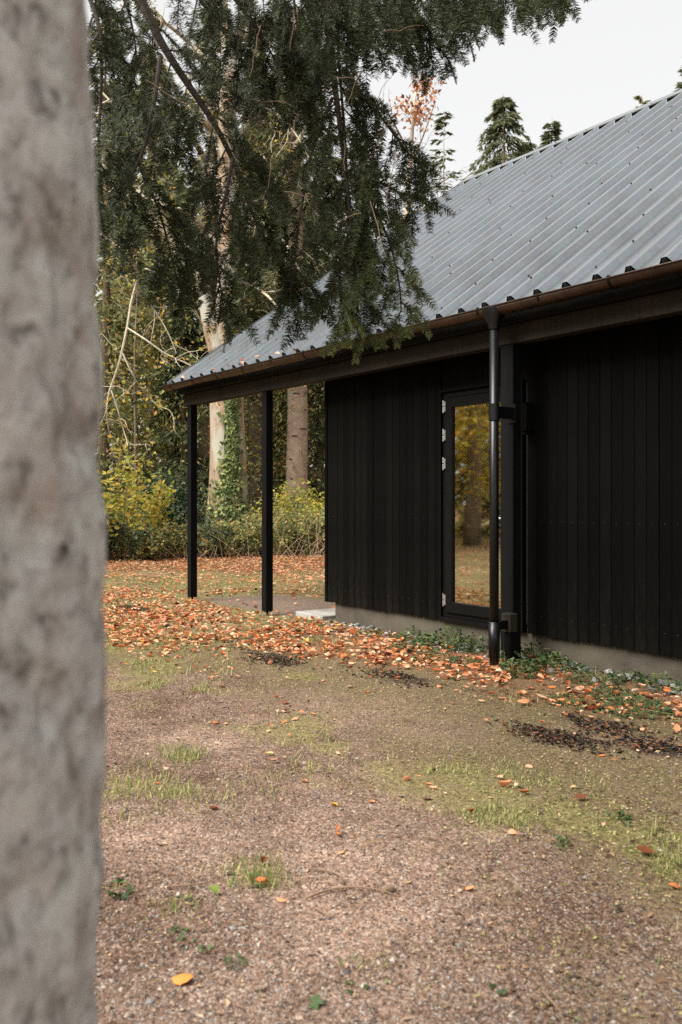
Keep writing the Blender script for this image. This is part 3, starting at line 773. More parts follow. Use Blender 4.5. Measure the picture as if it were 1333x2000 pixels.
def crown(t, tp, zt, h, cb, rad, nb, ns, m, rng, bark, droop=0.35, spray=0.34, top_pow=.85):
    u = rng.random(nb); z0 = cb + (h - cb) * u ** .93 * .998
    az = rng.random(nb) * 2 * math.pi
    frac = np.clip((h - z0) / (h - cb), 0, 1)
    Lb = rad * (0.05 + 0.95 * frac ** top_pow) * rng.uniform(.7, 1.12, nb)
    cx = np.interp(z0, zt, tp[:, 0]); cy = np.interp(z0, zt, tp[:, 1])
    D = np.stack([np.cos(az), np.sin(az), np.zeros(nb)], 1); S = np.stack([-np.sin(az), np.cos(az), np.zeros(nb)], 1)
    ups = rng.uniform(-.15, .35, nb)
    def pt(i, s): return np.stack([cx[i], cy[i], z0[i]], 1) + D[i] * (Lb[i] * s)[:, None] + UP * ((ups[i] * s - droop * 1.6 * s * s) * Lb[i])[:, None]
    br = MB()
    idx = np.arange(nb); A = [pt(idx, np.full(nb, q)) for q in (0, .35, .7, 1.0)]
    for i in range(nb): br.tube([a[i] for a in A], np.array([.022, .015, .009, .003]) * (0.4 + Lb[i] / 3), 3, cap=False)
    br.build('branches', M[bark], t)
    N = nb * ns; i = np.repeat(idx, ns); s = rng.random(N) ** 0.7
    lat = rng.normal(0, 1, N) * 0.20 * Lb[i] * (1.05 - s) + rng.normal(0, .06, N)
    p = pt(i, s) + S[i] * lat[:, None] - UP * (np.abs(lat) * droop * .8 + rng.random(N) * .16 * spray)[:, None]
    ax = D[i] * rng.uniform(.2, 1, N)[:, None] + S[i] * (np.sign(lat) * rng.uniform(.1, .9, N))[:, None] - UP * (droop * rng.uniform(.3, 2.0, N))[:, None]
    no = UP + rng.normal(0, .55, (N, 3))
    sz = spray * rng.uniform(.5, 1.25, N)
    MB().scatter(*SPRAY, p, ax, no, np.stack([sz, sz * rng.uniform(.5, 1.1, N), sz], 1)).build('crown', M[m], t)

def conifer(base, h, cb, rad, nb, ns, m, label, group, rng, bark='brown_bark', droop=0.35, spray=0.34, name='conifer_tree', top_pow=0.85, lean=0.0, r0=None):
    base = np.array([base[0], base[1], 0.0])
    t = empty(name, tuple(base), label, 'tree', group)
    r0 = r0 or 0.011 * h + 0.03
    zt = np.linspace(-.2, h, 10); off = np.cumsum(rng.normal(0, .03, (10, 2)), 0)
    tp = np.stack([base[0] + off[:, 0] + lean * zt, base[1] + off[:, 1], zt], 1)
    MB().tube(tp, r0 * np.linspace(1.1, .03, 10), 8).build('trunk', M[bark], t, smooth=True)
    crown(t, tp, zt, h, cb, rad, nb, ns, m, rng, bark, droop, spray, top_pow)
    return t

rt_ = np.random.default_rng(101)
CL = 'dark green conifer deep in the wood left of the house'
CG = 'conifers of the wood'
wood = []
for (px, d, h, cb, rad, nb, ns, m, lb) in [
    (205, 28, 17, 1.0, 2.8, 150, 55, 'conifer_b', 'olive conifer behind the yellow shrub at the left edge'), (300, 32, 19, 1.5, 3.0, 150, 55, 'conifer_b', 'olive conifer between the yellow shrub and the left post'),
    (355, 27.5, 8, 0.6, 2.0, 100, 60, 'conifer_a', 'short dark conifer left of the ivy-clad beech'),
    (545, 33, 16, 1.2, 3.0, 140, 55, 'conifer_b', 'olive conifer behind the middle post'), (625, 29, 11, 0.7, 2.4, 130, 60, 'conifer_a', 'dark conifer beside the wall corner behind the knotty trunk'),
    (715, 34, 14, 1.5, 2.4, 120, 50, 'conifer_a', 'dark conifer half hidden behind the roof verge'),
    (470, 38, 18, 1.5, 3.2, 140, 50, 'conifer_b', 'olive conifer deep in the wood behind the beech'), (120, 33, 19, 1.0, 3.2, 110, 50, 'conifer_b', 'olive conifer behind the big foreground trunk'),
    (250, 43, 20, 2, 3.8, 120, 42, 'conifer_a', 'tall conifer far back above the yellow shrub'), (400, 46, 19, 2, 3.6, 120, 42, 'conifer_b', 'tall olive conifer far back behind the left post'),
    (600, 46, 17, 2, 3.4, 120, 42, 'conifer_b', 'tall olive conifer far back left of the wall corner'), (770, 42, 15, 2, 2.2, 110, 45, 'conifer_b', 'slim conifer beyond the porch roof by the sky')]:
    b0 = P(px, HY, d)
    conifer(b0, h, cb, rad, nb, ns, m, lb, CG, rt_, spray=0.34)
# a far belt that closes the wood
for k in range(11):
    px = -400 + k * 105; b0 = P(px, HY, 60 + 7 * (k % 3))
    conifer(b0, 24 + 2.5 * (k % 4), 1.0, 5.2, 150, 40, 'conifer_b', 'far conifer closing the view through the wood', 'far conifers behind the wood', rt_, spray=0.6)
# trees whose tops show above the roof
conifer(P(972, HY, 30), HC + 798 / F * 30, 4.0, 3.9, 300, 50, 'conifer_a', 'tall pointed conifer rising behind the left part of the roof ridge', None, rt_, spray=0.24, droop=.42, top_pow=0.8)
conifer(P(1035, HY, 33), HC + 705 / F * 33, 4.0, 2.6, 230, 70, 'conifer_a', 'dense conifer just showing right of the tall tree behind the roof', None, rt_, spray=0.24)
conifer(P(1081, HY, 36), HC + 748 / F * 36, 4.0, 2.3, 260, 60, 'conifer_a', 'slim spire of a conifer peeping over the middle of the ridge', None, rt_, spray=0.22, droop=.15)
conifer(P(1262, HY, 34), HC + 795 / F * 34, 4.0, 2.0, 160, 40, 'conifer_b', 'small conifer tip barely above the ridge', None, rt_, spray=0.2, droop=.0)
conifer(P(1352, HY, 30), HC + 880 / F * 30, 4.0, 2.6, 260, 55, 'conifer_a', 'conifer at the right edge above the roof', None, rt_, spray=0.22, droop=0.0)
conifer(P(866, HY, 27), HC + 765 / F * 27, 8.6, 1.0, 46, 36, 'conifer_a', 'thin young fir with a tufted top beside the roof verge', None, rt_, spray=0.2, droop=0.05, bark='beech_branch', r0=.09, lean=-.006)

def limb(b, pts, r0, r1, k=6, n=None):
    p = smooth_path(pts, n or max(6, 3 * len(pts))); b.tube(p, np.linspace(r0, r1, len(p)), k, cap=True); return p

def twigs(b, path, rng, n, ln, r0, depth_=2, pos=None, spread=0.9, grav=-0.15, k=4):
    """crooked side twigs along a path, recursively"""
    T = nrm(np.gradient(path, axis=0))
    for _ in range(n):
        i = rng.integers(len(path) // 5, len(path)); d = nrm(T[i] * .7 + rng.normal(0, spread, 3) * np.array([1, 1, .8]) + np.array([0, 0, grav]))
        L_ = ln * rng.uniform(.5, 1.25); pts = [path[i]]; m = 5
        for s in range(m):
            d = nrm(d + rng.normal(0, .28, 3) + np.array([0, 0, grav * .5])); pts.append(pts[-1] + d * L_ / m)
        pts = np.array(pts); b.tube(pts, np.linspace(r0, r0 * .35, len(pts)), k, cap=False)
        if pos is not None: pos += [q for q in pts[2:]]
        if depth_ > 1: twigs(b, pts, rng, max(2, n // 3), ln * .5, r0 * .5, depth_ - 1, pos, spread, grav, 3)

def leaves(name, pos, rng, per, jit, size, m, parent, up=0.3, tpl=None, keep=1.0, **props):
    pos = np.asarray(pos); pos = pos[rng.random(len(pos)) < keep]
    p = np.repeat(pos, per, 0) + rng.normal(0, jit, (len(pos) * per, 3))
    N = len(p); sz = size * rng.uniform(.65, 1.25, N)
    tv, tf = tpl or SMALL
    ax = rng.normal(0, 1, (N, 3)); ax[:, 2] -= .35
    return MB().scatter(tv, tf, p, ax, rand_dir(N, up, rng), sz).build(name, M[m], parent, **props)

# beech with the ivy
rb = np.random.default_rng(55)
DB = 25.0
beech = empty('beech_tree', tuple(P(446, HY, DB) * np.array([1, 1, 0])), 'forked pale beech with ivy on its trunk, seen left of the house', 'tree')
def pp(lst, d): return [P(x_, y_, d + (e[0] if e else 0)) for (x_, y_, *e) in lst]
b = MB()
pts = smooth_path([(*P(446, 1110, DB), .62), (*P(446, 1000, DB), .60), (*P(447, 930, DB), .52), (*P(444, 800, DB), .47), (*P(439, 690, DB), .46), (*P(441, 630, DB), .42), (*P(449, 560, DB), .33), (*P(452, 480, DB), .29), (*P(447, 400, DB), .27), (*P(441, 300, DB), .25), (*P(447, 190, DB), .24), (*P(450, 100, DB), .22), (*P(438, 30, DB + .4), .15), (*P(418, -80, DB + 1), .12), (*P(405, -260, DB + 1.5), .06)], 46)
b.tube(pts[:, :3], pts[:, 3], 18)
limb(b, pp([(430, 690), (415, 645), (404, 600), (398, 560)], DB - .2), .30, .16, 10)
b.build('trunk', M['beech_bark'], beech, smooth=True)
b = MB(); lp = []
paths = [([(448, 130), (470, 60), (492, -10), (510, -120)], .17, .08), ([(440, 385), (420, 332), (394, 302), (382, 278), (368, 240), (330, 190)], .12, .05),
         ([(443, 290), (420, 262), (396, 232), (350, 190)], .09, .04), ([(437, 500), (400, 440), (350, 405), (285, 395), (240, 340)], .09, .04),
         ([(398, 570), (350, 480), (300, 430), (254, 375), (200, 330)], .15, .06), ([(452, 470), (500, 400), (560, 330), (600, 240), (640, 160)], .10, .04),
         ([(450, 300), (500, 210), (560, 150), (620, 90)], .08, .03), ([(445, 220), (520, 200), (580, 260), (620, 330)], .06, .02), ([(455, 420), (510, 430), (560, 470), (590, 540)], .06, .02),
         ([(440, 160), (380, 90), (320, 40), (260, 10)], .08, .03), ([(455, 545), (500, 560), (540, 590), (560, 640)], .05, .02)]
for (pl, a, c_) in paths:
    q = limb(b, pp([(x_, y_, rb.uniform(-1.2, 1.2) * (i > 0)) for i, (x_, y_) in enumerate(pl)], DB), a, c_, 7)
    twigs(b, q, rb, 9, 1.5, .022, 2, lp, 0.8, -.1)
b.build('branches', M['beech_branch'], beech, smooth=True)
leaves('leaves', lp, rb, 1, .10, .115, 'yellow_leaf', beech, keep=.42)

# ivy on that trunk
ivy = empty('ivy', tuple(P(455, HY, DB - .5) * np.array([1, 1, 0])), 'ivy climbing the lower trunk of the forked beech', 'ivy')
pos, nos = [], []
tp_z = pts[:, 2]
for _ in range(2600):
    z = rb.random() ** 1.5 * 8.0
    ctr = np.array([np.interp(z, tp_z, pts[:, 0]), np.interp(z, tp_z, pts[:, 1]), z]); r_ = np.interp(z, tp_z, pts[:, 3])
    f_ = min(1, z / 4.2)
    c0 = (-0.15 + .55 * min(1, z / 3)); wd = 1.25 * (1 - min(1, z / 2.6)) + .42
    if z > 4.6: wd *= .55; c0 = .75
    if z > 4.6 and rb.random() < .62: continue
    ph = c0 + rb.normal(0, wd * .55)
    dirn = -FW * math.cos(ph) + RT * math.sin(ph)
    puff = (.05 + .35 * max(0, 1 - z / 2.2) ** 2) * rb.random()
    pos.append(ctr + dirn * (r_ + .02 + puff)); nos.append(dirn + rb.normal(0, .35, 3) + np.array([0, 0, .35]))
N = len(pos); ax = rb.normal(0, .6, (N, 3)); ax[:, 2] -= .9
MB().scatter(*IVY, np.array(pos), ax, np.array(nos), .125 * rb.uniform(.6, 1.25, N)).build('ivy_leaves', M['ivy'], ivy)
b = MB()
for ph in (.1, .45, .8):
    z = np.linspace(.1, 6.5, 14); c_ = np.stack([np.interp(z, tp_z, pts[:, 0]), np.interp(z, tp_z, pts[:, 1]), z], 1); r_ = np.interp(z, tp_z, pts[:, 3])
    a = ph + .15 * np.sin(z * 1.3 + ph * 9); b.tube(c_ + (-FW[None] * np.cos(a)[:, None] + RT[None] * np.sin(a)[:, None]) * (r_ + .012)[:, None], .018, 4)
b.build('ivy_stems', M['fir_bark'], ivy)

# other trunks
def trunk_tree(px, d, wpx, top, m, label, rng, knots=0, name='tree', lean=0, nlimb=0, flare=1.12, cb=5.5, fol='conifer_a'):
    b0 = P(px, HY, d); r_ = wpx / 2 * d / F
    t = empty(name, (b0[0], b0[1], 0), label, 'tree')
    z = np.linspace(-.2, top, 24); w_ = rng.normal(0, .015, (24, 2)).cumsum(0)
    c_ = np.stack([b0[0] + w_[:, 0] + RT[0] * lean * z, b0[1] + w_[:, 1] + RT[1] * lean * z, z], 1)
    rr = r_ * (np.interp(z, [0, .5, 1.5, 5, top], [1.6 * flare, 1.25 * flare, 1.08, .98, .35]) + rng.normal(0, .012, 24))
    MB().tube(c_, rr, 16).build('trunk', M[m], t, smooth=True)
    b = MB(); lp = []
    for _ in range(nlimb):
        zz0 = rng.uniform(.5, .95) * top; i = np.argmin(abs(z - zz0)); dv = nrm(np.array([*rng.normal(0, 1, 2), .5])); ln = rng.uniform(1.5, 3)
        q = limb(b, [c_[i], c_[i] + dv * ln * .5 + UP * .1, c_[i] + dv * ln + UP * .5], r_ * .25, .02, 5)
        twigs(b, q, rng, 4, .9, .014, 2, lp)
    if nlimb: b.build('branches', M['beech_branch'], t); leaves('leaves', lp, rng, 1, .1, .11, 'yellow_leaf', t, keep=.3)
    crown(t, c_, z, top, cb, 2.8, 110, 50, fol, rng, 'brown_bark', .4, .34)
    if knots:
        for k_ in range(knots):
            zk = .9 + 4.6 * (k_ + rng.uniform(.1, .9)) / knots; i = np.interp(zk, z, np.arange(24)); i0 = int(i)
            ph = rng.uniform(-1.0, 1.0); dn = -FW * math.cos(ph) + RT * math.sin(ph); sd_ = RT * math.cos(ph) + FW * math.sin(ph)
            cc = c_[i0] * (1 - (i - i0)) + c_[i0 + 1] * (i - i0); rad_ = np.interp(zk, z, rr)
            wk, hk = rng.uniform(.05, .15), rng.uniform(.018, .035)
            kb = MB(); a = np.arange(10) / 10 * 2 * math.pi
            ring = cc + dn * (rad_ + .006) + sd_ * 0 + np.outer(np.cos(a) * wk, sd_) + np.outer(np.sin(a) * hk - .25 * hk * np.cos(a) ** 2, UP) - np.outer((np.cos(a) * wk) ** 2 / (2 * rad_), dn)
            kb.add(np.vstack([ring, (cc + dn * (rad_ + .012))[None]]), [(j, (j + 1) % 10, 10) for j in range(10)])
            kb.build('bark_knot', M['knot'], t)
    return t
trunk_tree(582, 26.5, 40, 16, 'spruce_bark', 'smooth pinkish trunk with dark knots between the middle post and the wall', rb, 9, 'knotty_tree', -.006)
trunk_tree(505, 29, 40, 17, 'brown_bark', 'furrowed brown trunk just left of the middle post', rb, 0, 'brown_tree', -.004, fol='conifer_b')
trunk_tree(402, 28, 34, 17, 'brown_bark', 'dark brown trunk partly behind the left post', rb, 0, 'brown_tree', .004)
trunk_tree(286, 34, 20, 18, 'brown_bark', 'slender brown trunk behind the yellow shrub', rb, 0, 'brown_tree', .01)
trunk_tree(556, 36, 22, 18, 'beech_bark', 'pale thin trunk far back above the porch roof', rb, 0, 'pale_tree', .002)

# drooping bare twigs with yellow leaves, from a beech standing left of the frame
ds = 17.5
sap = empty('young_beech', tuple(P(60, HY, ds + 1) * np.array([1, 1, 0])), 'young beech with drooping bare twigs and hanging yellow leaves at left', 'tree')
b = MB(); b0 = P(60, HY, ds + 1)
limb(b, [b0 * np.array([1, 1, 0]) - UP * .2, b0 * np.array([1, 1, 0]) + UP * 3, P(80, 520, ds + .6), P(100, 300, ds + .3), P(110, 60, ds)], .12, .05, 9)
b.build('trunk', M['beech_branch'], sap, smooth=True)
b = MB(); lp = []
for (pl, a, c_, nt_) in [([(90, 420), (180, 440), (284, 525), (259, 570), (250, 637), (235, 705), (216, 757), (205, 800), (215, 850)], .040, .012, 8),
                    ([(250, 641), (291, 667), (325, 694), (385, 716), (420, 760)], .020, .008, 8), ([(240, 690), (262, 740), (300, 790), (330, 800)], .016, .006, 6),
                    ([(85, 500), (150, 560), (190, 640), (200, 720), (190, 800)], .025, .008, 7), ([(262, 565), (300, 600), (330, 650), (345, 690)], .018, .006, 6),
                    ([(284, 525), (330, 540), (380, 600), (400, 640)], .018, .006, 6), ([(216, 757), (230, 800), (245, 850), (250, 870)], .012, .005, 5),
                    ([(95, 320), (170, 300), (230, 340), (250, 420)], .03, .01, 7), ([(105, 130), (180, 160), (240, 220), (280, 300)], .03, .01, 8), ([(100, 240), (170, 220), (240, 180), (330, 170)], .03, .01, 8)]:
    q = limb(b, pp([(x_, y_, rb.uniform(-.5, .5)) for (x_, y_) in pl], ds), a, c_, 5)
    twigs(b, q, rb, nt_, .75, .0085, 2, lp, .8, -.22)
b.build('branches', M['beech_branch'], sap)
leaves('leaves', lp, rb, 1, .06, .10, 'yellow_leaf', sap, keep=.30)
# orange leaves and bare twigs of a far tree at the sky edge
ft = empty('autumn_tree', tuple(P(800, HY, 36) * np.array([1, 1, 0])), 'bare autumn tree with a few orange leaves at the edge of the sky', 'tree')
b = MB(); b0 = P(790, HY, 36); lp = []
limb(b, [b0 * np.array([1, 1, 0]), P(790, 600, 36), P(795, 400, 36), P(805, 260, 36), P(812, 180, 36)], .2, .04, 8)
b.build('trunk', M['beech_branch'], ft, smooth=True)
b = MB()
for pl in [[(800, 330), (830, 260), (850, 200)], [(795, 400), (840, 370), (890, 340)], [(795, 420), (850, 400), (930, 330)], [(800, 300), (770, 240), (740, 190)], [(806, 250), (820, 200), (830, 160)]]:
    q = limb(b, pp([(x_, y_, rb.uniform(-1, 1)) for (x_, y_) in pl], 36), .05, .015, 5); twigs(b, q, rb, 7, 1.5, .014, 2, lp, .7, .1)
b.build('branches', M['twig'], ft)
lp = np.array(lp); qx, qy, _ = proj(lp)
leaves('leaves', lp[(qx > 770) & (qx < 848) & (qy < 262) & (qy > 150)], rb, 4, .16, .20, 'orange_leaf', ft)

# ------------------------------------------------------------------ shrubs and undergrowth
def shrub(px, d, wd, hh, n, size, m, label, group, rng, name='shrub', stems=10, tpl=None, arch=0.5):
    b0 = P(px, HY, d) * np.array([1, 1, 0])
    t = empty(name, tuple(b0), label, 'shrub', group)
    b = MB(); pos = []
    for s in range(stems):
        a = rng.random() * 2 * math.pi; rr = math.sqrt(rng.random()) * wd; top = hh * rng.uniform(.55, 1.05) * (1 - .3 * (rr / wd) ** 2)
        root = b0 + np.array([math.cos(a), math.sin(a), 0]) * rr * .5; tip = b0 + np.array([math.cos(a) * rr * (1 + arch * .4), math.sin(a) * rr * (1 + arch * .4), top])
        q = smooth_path([root, root * .4 + tip * .6 + UP * top * .18 * arch, tip], 8) + rng.normal(0, .015, (8, 3)); q[0, 2] = -.05
        b.tube(q, np.linspace(.012, .004, 8), 4, cap=False)
        k_ = max(1, n // stems)
        i = np.clip(rng.beta(2.0, 1.3, k_) * 7, 0, 6.99); i0 = i.astype(int); fr_ = (i - i0)[:, None]
        pos.append(q[i0] * (1 - fr_) + q[i0 + 1] * fr_ + rng.normal(0, .5, (k_, 3)) * np.array([wd, wd, hh * .5]) * .28)
    b.build('stems', M['twig'], t)
    pos = np.concatenate(pos); pos[:, 2] = np.maximum(pos[:, 2], .03)
    N = len(pos); ax = rng.normal(0, 1, (N, 3)); ax[:, 2] = ax[:, 2] * .5 - .15
    tv, tf = tpl or SMALL
    MB().scatter(tv, tf, pos, ax, rand_dir(N, .9, rng), size * rng.uniform(.55, 1.25, N)).build('leaves', M[m], t)
    return t
rs = np.random.default_rng(202)
shrub(225, 21.5, .9, 2.7, 1300, .135, 'shrub_yellow', 'tall shrub with bright yellow-green leaves at the left forest edge', None, rs, stems=22, tpl=LT[0], name='yellow_shrub', arch=.8)
shrub(288, 22.0, .6, 2.1, 520, .13, 'shrub_yellow', 'smaller yellow-leaved shrub right of the tall yellow one', None, rs, stems=12, tpl=LT[0], name='yellow_shrub', arch=1.0)
shrub(205, 21.0, .8, 1.0, 1500, .11, 'shrub_dark', 'dark glossy green bush at the foot of the yellow shrub', None, rs, name='dark_bush')
shrub(300, 25.5, 1.3, 2.2, 3200, .13, 'shrub_dark', 'dark evergreen bush behind the yellow shrub', None, rs, name='dark_bush', stems=24)
shrub(345, 26.5, 1.2, 2.4, 2600, .13, 'shrub_dark', 'dark evergreen bush left of the first post', None, rs, name='dark_bush', stems=20)
UG = 'undergrowth along the forest edge'
UL = 'low tangle of green and yellow bramble at the forest edge'
for (px, d, wd, hh, n, size, m, lb) in [
    (260, 21.4, .8, .85, 1500, .095, 'shrub_green', 'low bramble tangle at the foot of the tall yellow shrub'), (325, 21.8, .8, .9, 1500, .095, 'shrub_green', 'low bramble tangle just left of the left post'),
    (370, 22.2, .7, .95, 1300, .095, 'shrub_green', 'bramble straight behind the left post'), (415, 22.3, .6, 1.0, 1100, .10, 'shrub_dark', 'dark green bush left of the foot of the ivy-clad beech'),
    (450, 22.4, .7, .95, 1500, .10, 'shrub_green', 'bramble in front of the foot of the ivy-clad beech'), (490, 22.6, .6, 1.1, 1400, .10, 'shrub_green', 'bramble between the ivy-clad beech and the middle post'),
    (535, 22.6, .7, 1.1, 1500, .095, 'shrub_green', 'bramble just right of the middle post'), (570, 22.8, .6, 1.3, 1400, .095, 'shrub_green', 'bramble below the knotty trunk'),
    (610, 23.0, .7, 1.5, 1700, .095, 'shrub_green', 'taller bramble between the knotty trunk and the wall corner'), (645, 23.2, .8, 1.4, 1500, .095, 'shrub_green', 'bramble half hidden by the wall corner'),
    (160, 21.3, .9, 1.1, 1000, .10, 'shrub_green', 'bramble partly hidden by the big foreground trunk'),
    (490, 25.5, 1.2, 1.6, 1900, .11, 'shrub_green', 'taller bramble at the foot of the furrowed brown trunk'), (545, 25.5, 1.1, 1.9, 1900, .11, 'shrub_green', 'tall green thicket behind the middle post'),
    (625, 25, 1.0, 2.1, 2100, .11, 'shrub_yellow', 'tall yellow-leaved thicket right of the knotty trunk'), (560, 24.2, .8, 1.8, 1400, .095, 'shrub_yellow', 'yellow-leaved thicket right before the knotty trunk'),
    (395, 25.5, 1.0, 1.6, 1600, .11, 'shrub_dark', 'dark thicket between the left post and the beech'), (255, 24, 1.0, 1.5, 1500, .11, 'shrub_green', 'green thicket behind the tall yellow shrub')]:
    shrub(px, d, wd, hh, n, size, m, lb, UG, rs, name='bramble_bush', stems=16)
# dry stems in the undergrowth
b = MB()
for _ in range(420):
    px = rs.uniform(180, 680); d = rs.uniform(21.2, 24.5); q0 = P(px, HY, d) * np.array([1, 1, 0]); dv = nrm(rs.normal(0, .55, 3) + np.array([0, 0, .75])); L_ = rs.uniform(.4, 1.5)
    q = smooth_path([q0, q0 + dv * L_ * .6, q0 + dv * L_ + np.array([*rs.normal(0, .2, 2), -.1])], 6); b.tube(q, np.linspace(.006, .003, 6), 3, cap=False)
b.build('dry_stems', M['dry_stem'], kind='stuff', label='thin dry stems standing among the brambles', category='stems')

# wood behind and beside the photographer (seen in the door glass)
rr_ = np.random.default_rng(303)
def broad_tree(x, y, h, n, m, label, group, rng, cr=3.2, cb=1.5, leaf=(.16, .32), r0=.3):
    t = empty('broadleaf_tree', (x, y, 0), label, 'tree', group)
    z = np.linspace(-.2, h * .9, 10); c_ = np.stack([x + rng.normal(0, .05, 10).cumsum(), y + rng.normal(0, .05, 10).cumsum(), z], 1)
    MB().tube(c_, np.linspace(r0, r0 / 6, 10), 10).build('trunk', M['brown_bark'], t, smooth=True)
    k_ = 60; ctr = np.stack([rng.normal(0, cr * .5, k_) + x, rng.normal(0, cr * .5, k_) + y, rng.uniform(cb, h, k_)], 1)
    i = rng.integers(0, k_, n); p = ctr[i] + rng.normal(0, .55, (n, 3))
    MB().scatter(*SMALL, p, rng.normal(0, 1, (n, 3)), rand_dir(n, .4, rng), rng.uniform(*leaf, n)).build('crown', M[m], t)
for (px, d, h, m, lb) in [(330, 29, 6.5, 'shrub_yellow', 'sapling with yellow-green leaves between the yellow shrub and the left post'), (475, 30, 7.5, 'yellow_leaf', 'yellow-leaved sapling behind the brown trunk'), (610, 31, 7, 'shrub_yellow', 'yellow-green sapling right of the knotty trunk'), (230, 30, 9, 'yellow_leaf', 'yellow-leaved sapling above the tall yellow shrub'), (420, 33, 13, 'shrub_yellow', 'tall thin sapling with yellow-green leaves behind the beech'), (270, 26.5, 10, 'shrub_green', 'green sapling rising behind the yellow shrub'), (540, 27.5, 6, 'shrub_green', 'green sapling just right of the middle post'), (385, 29.5, 8, 'shrub_green', 'green sapling behind the left post')]:
    b0 = P(px, HY, d); broad_tree(b0[0], b0[1], h, 2800, m, lb, 'saplings in the wood', rr_, cr=2.0, cb=.8, leaf=(.09, .17), r0=.07)
for (x, y, h, m) in [(-20.5, -8, 11, 'yellow_leaf'), (-23, -4.5, 12, 'shrub_yellow'), (-18, -15, 13, 'shrub_yellow'), (-25, -9, 14, 'yellow_leaf'), (-20, -14, 15, 'shrub_yellow'), (-24, 0, 13, 'shrub_yellow'), (-28, -3, 15, 'yellow_leaf'), (-23, -18, 14, 'yellow_leaf')]:
    broad_tree(x, y, h, 9000, m, 'autumn broadleaf tree standing left of the drive, mirrored in the door glass', 'trees left of the drive', rr_, cb=.4, leaf=(.08, .2))
for (x, y) in [(-33, -12), (-30, -20), (-22, -24), (-12, -26), (-36, -2), (-38, 8), (-27, -17), (-31, -6), (-25, -22), (-36, -17), (-33, 2)]:
    conifer((x, y), 18, .3, 4.6, 150, 50, 'conifer_b', 'conifer closing the wood behind the drive', 'conifers behind the drive', rr_, spray=.75)

# ------------------------------------------------------------------ big tree in the foreground with its hanging boughs
DT = 0.97
tb_ = P(178, HY, DT) - RT * 0.262
big = empty('fir_tree', (tb_[0], tb_[1], 0), 'big pale-barked tree close at left with dark fir boughs hanging overhead', 'tree')
z = np.concatenate([np.linspace(-.1, 2.4, 260), np.linspace(2.45, 6, 40)]); b = MB()
k = 150; a = np.arange(k) / k * 2 * math.pi; v = []
edge = np.interp(z, [-.1, .75, 1.05, 1.25, 1.41, 1.75, 1.95, 6], [.30, .262, .268, .264, .260, .254, .248, .20])
for i, zz_ in enumerate(z):
    rad_ = edge[i] * (1 + .018 * np.sin(a * 3 + zz_ * 2.1) + .012 * np.sin(a * 7 - zz_ * 5) + .006 * np.sin(a * 13 + zz_ * 17)) + .016 * (fbm(a * .262 + 5, np.full(k, zz_ * .75), 14., 41, 3) - .5) - .010 * sst(.60, .75, fbm(a * .262 + 9, np.full(k, zz_ * .5), 22., 51, 2))
    v.append(np.stack([tb_[0] + rad_ * np.cos(a), tb_[1] + rad_ * np.sin(a), np.full(k, zz_)], 1))
v = np.concatenate(v); i = np.arange(len(z) - 1)[:, None] * k; j = np.arange(k)[None]
b.add(v, np.stack([i + j, i + (j + 1) % k, i + k + (j + 1) % k, i + k + j], -1).reshape(-1, 4))
b.build('trunk', M['lichen_bark'], big, smooth=True)

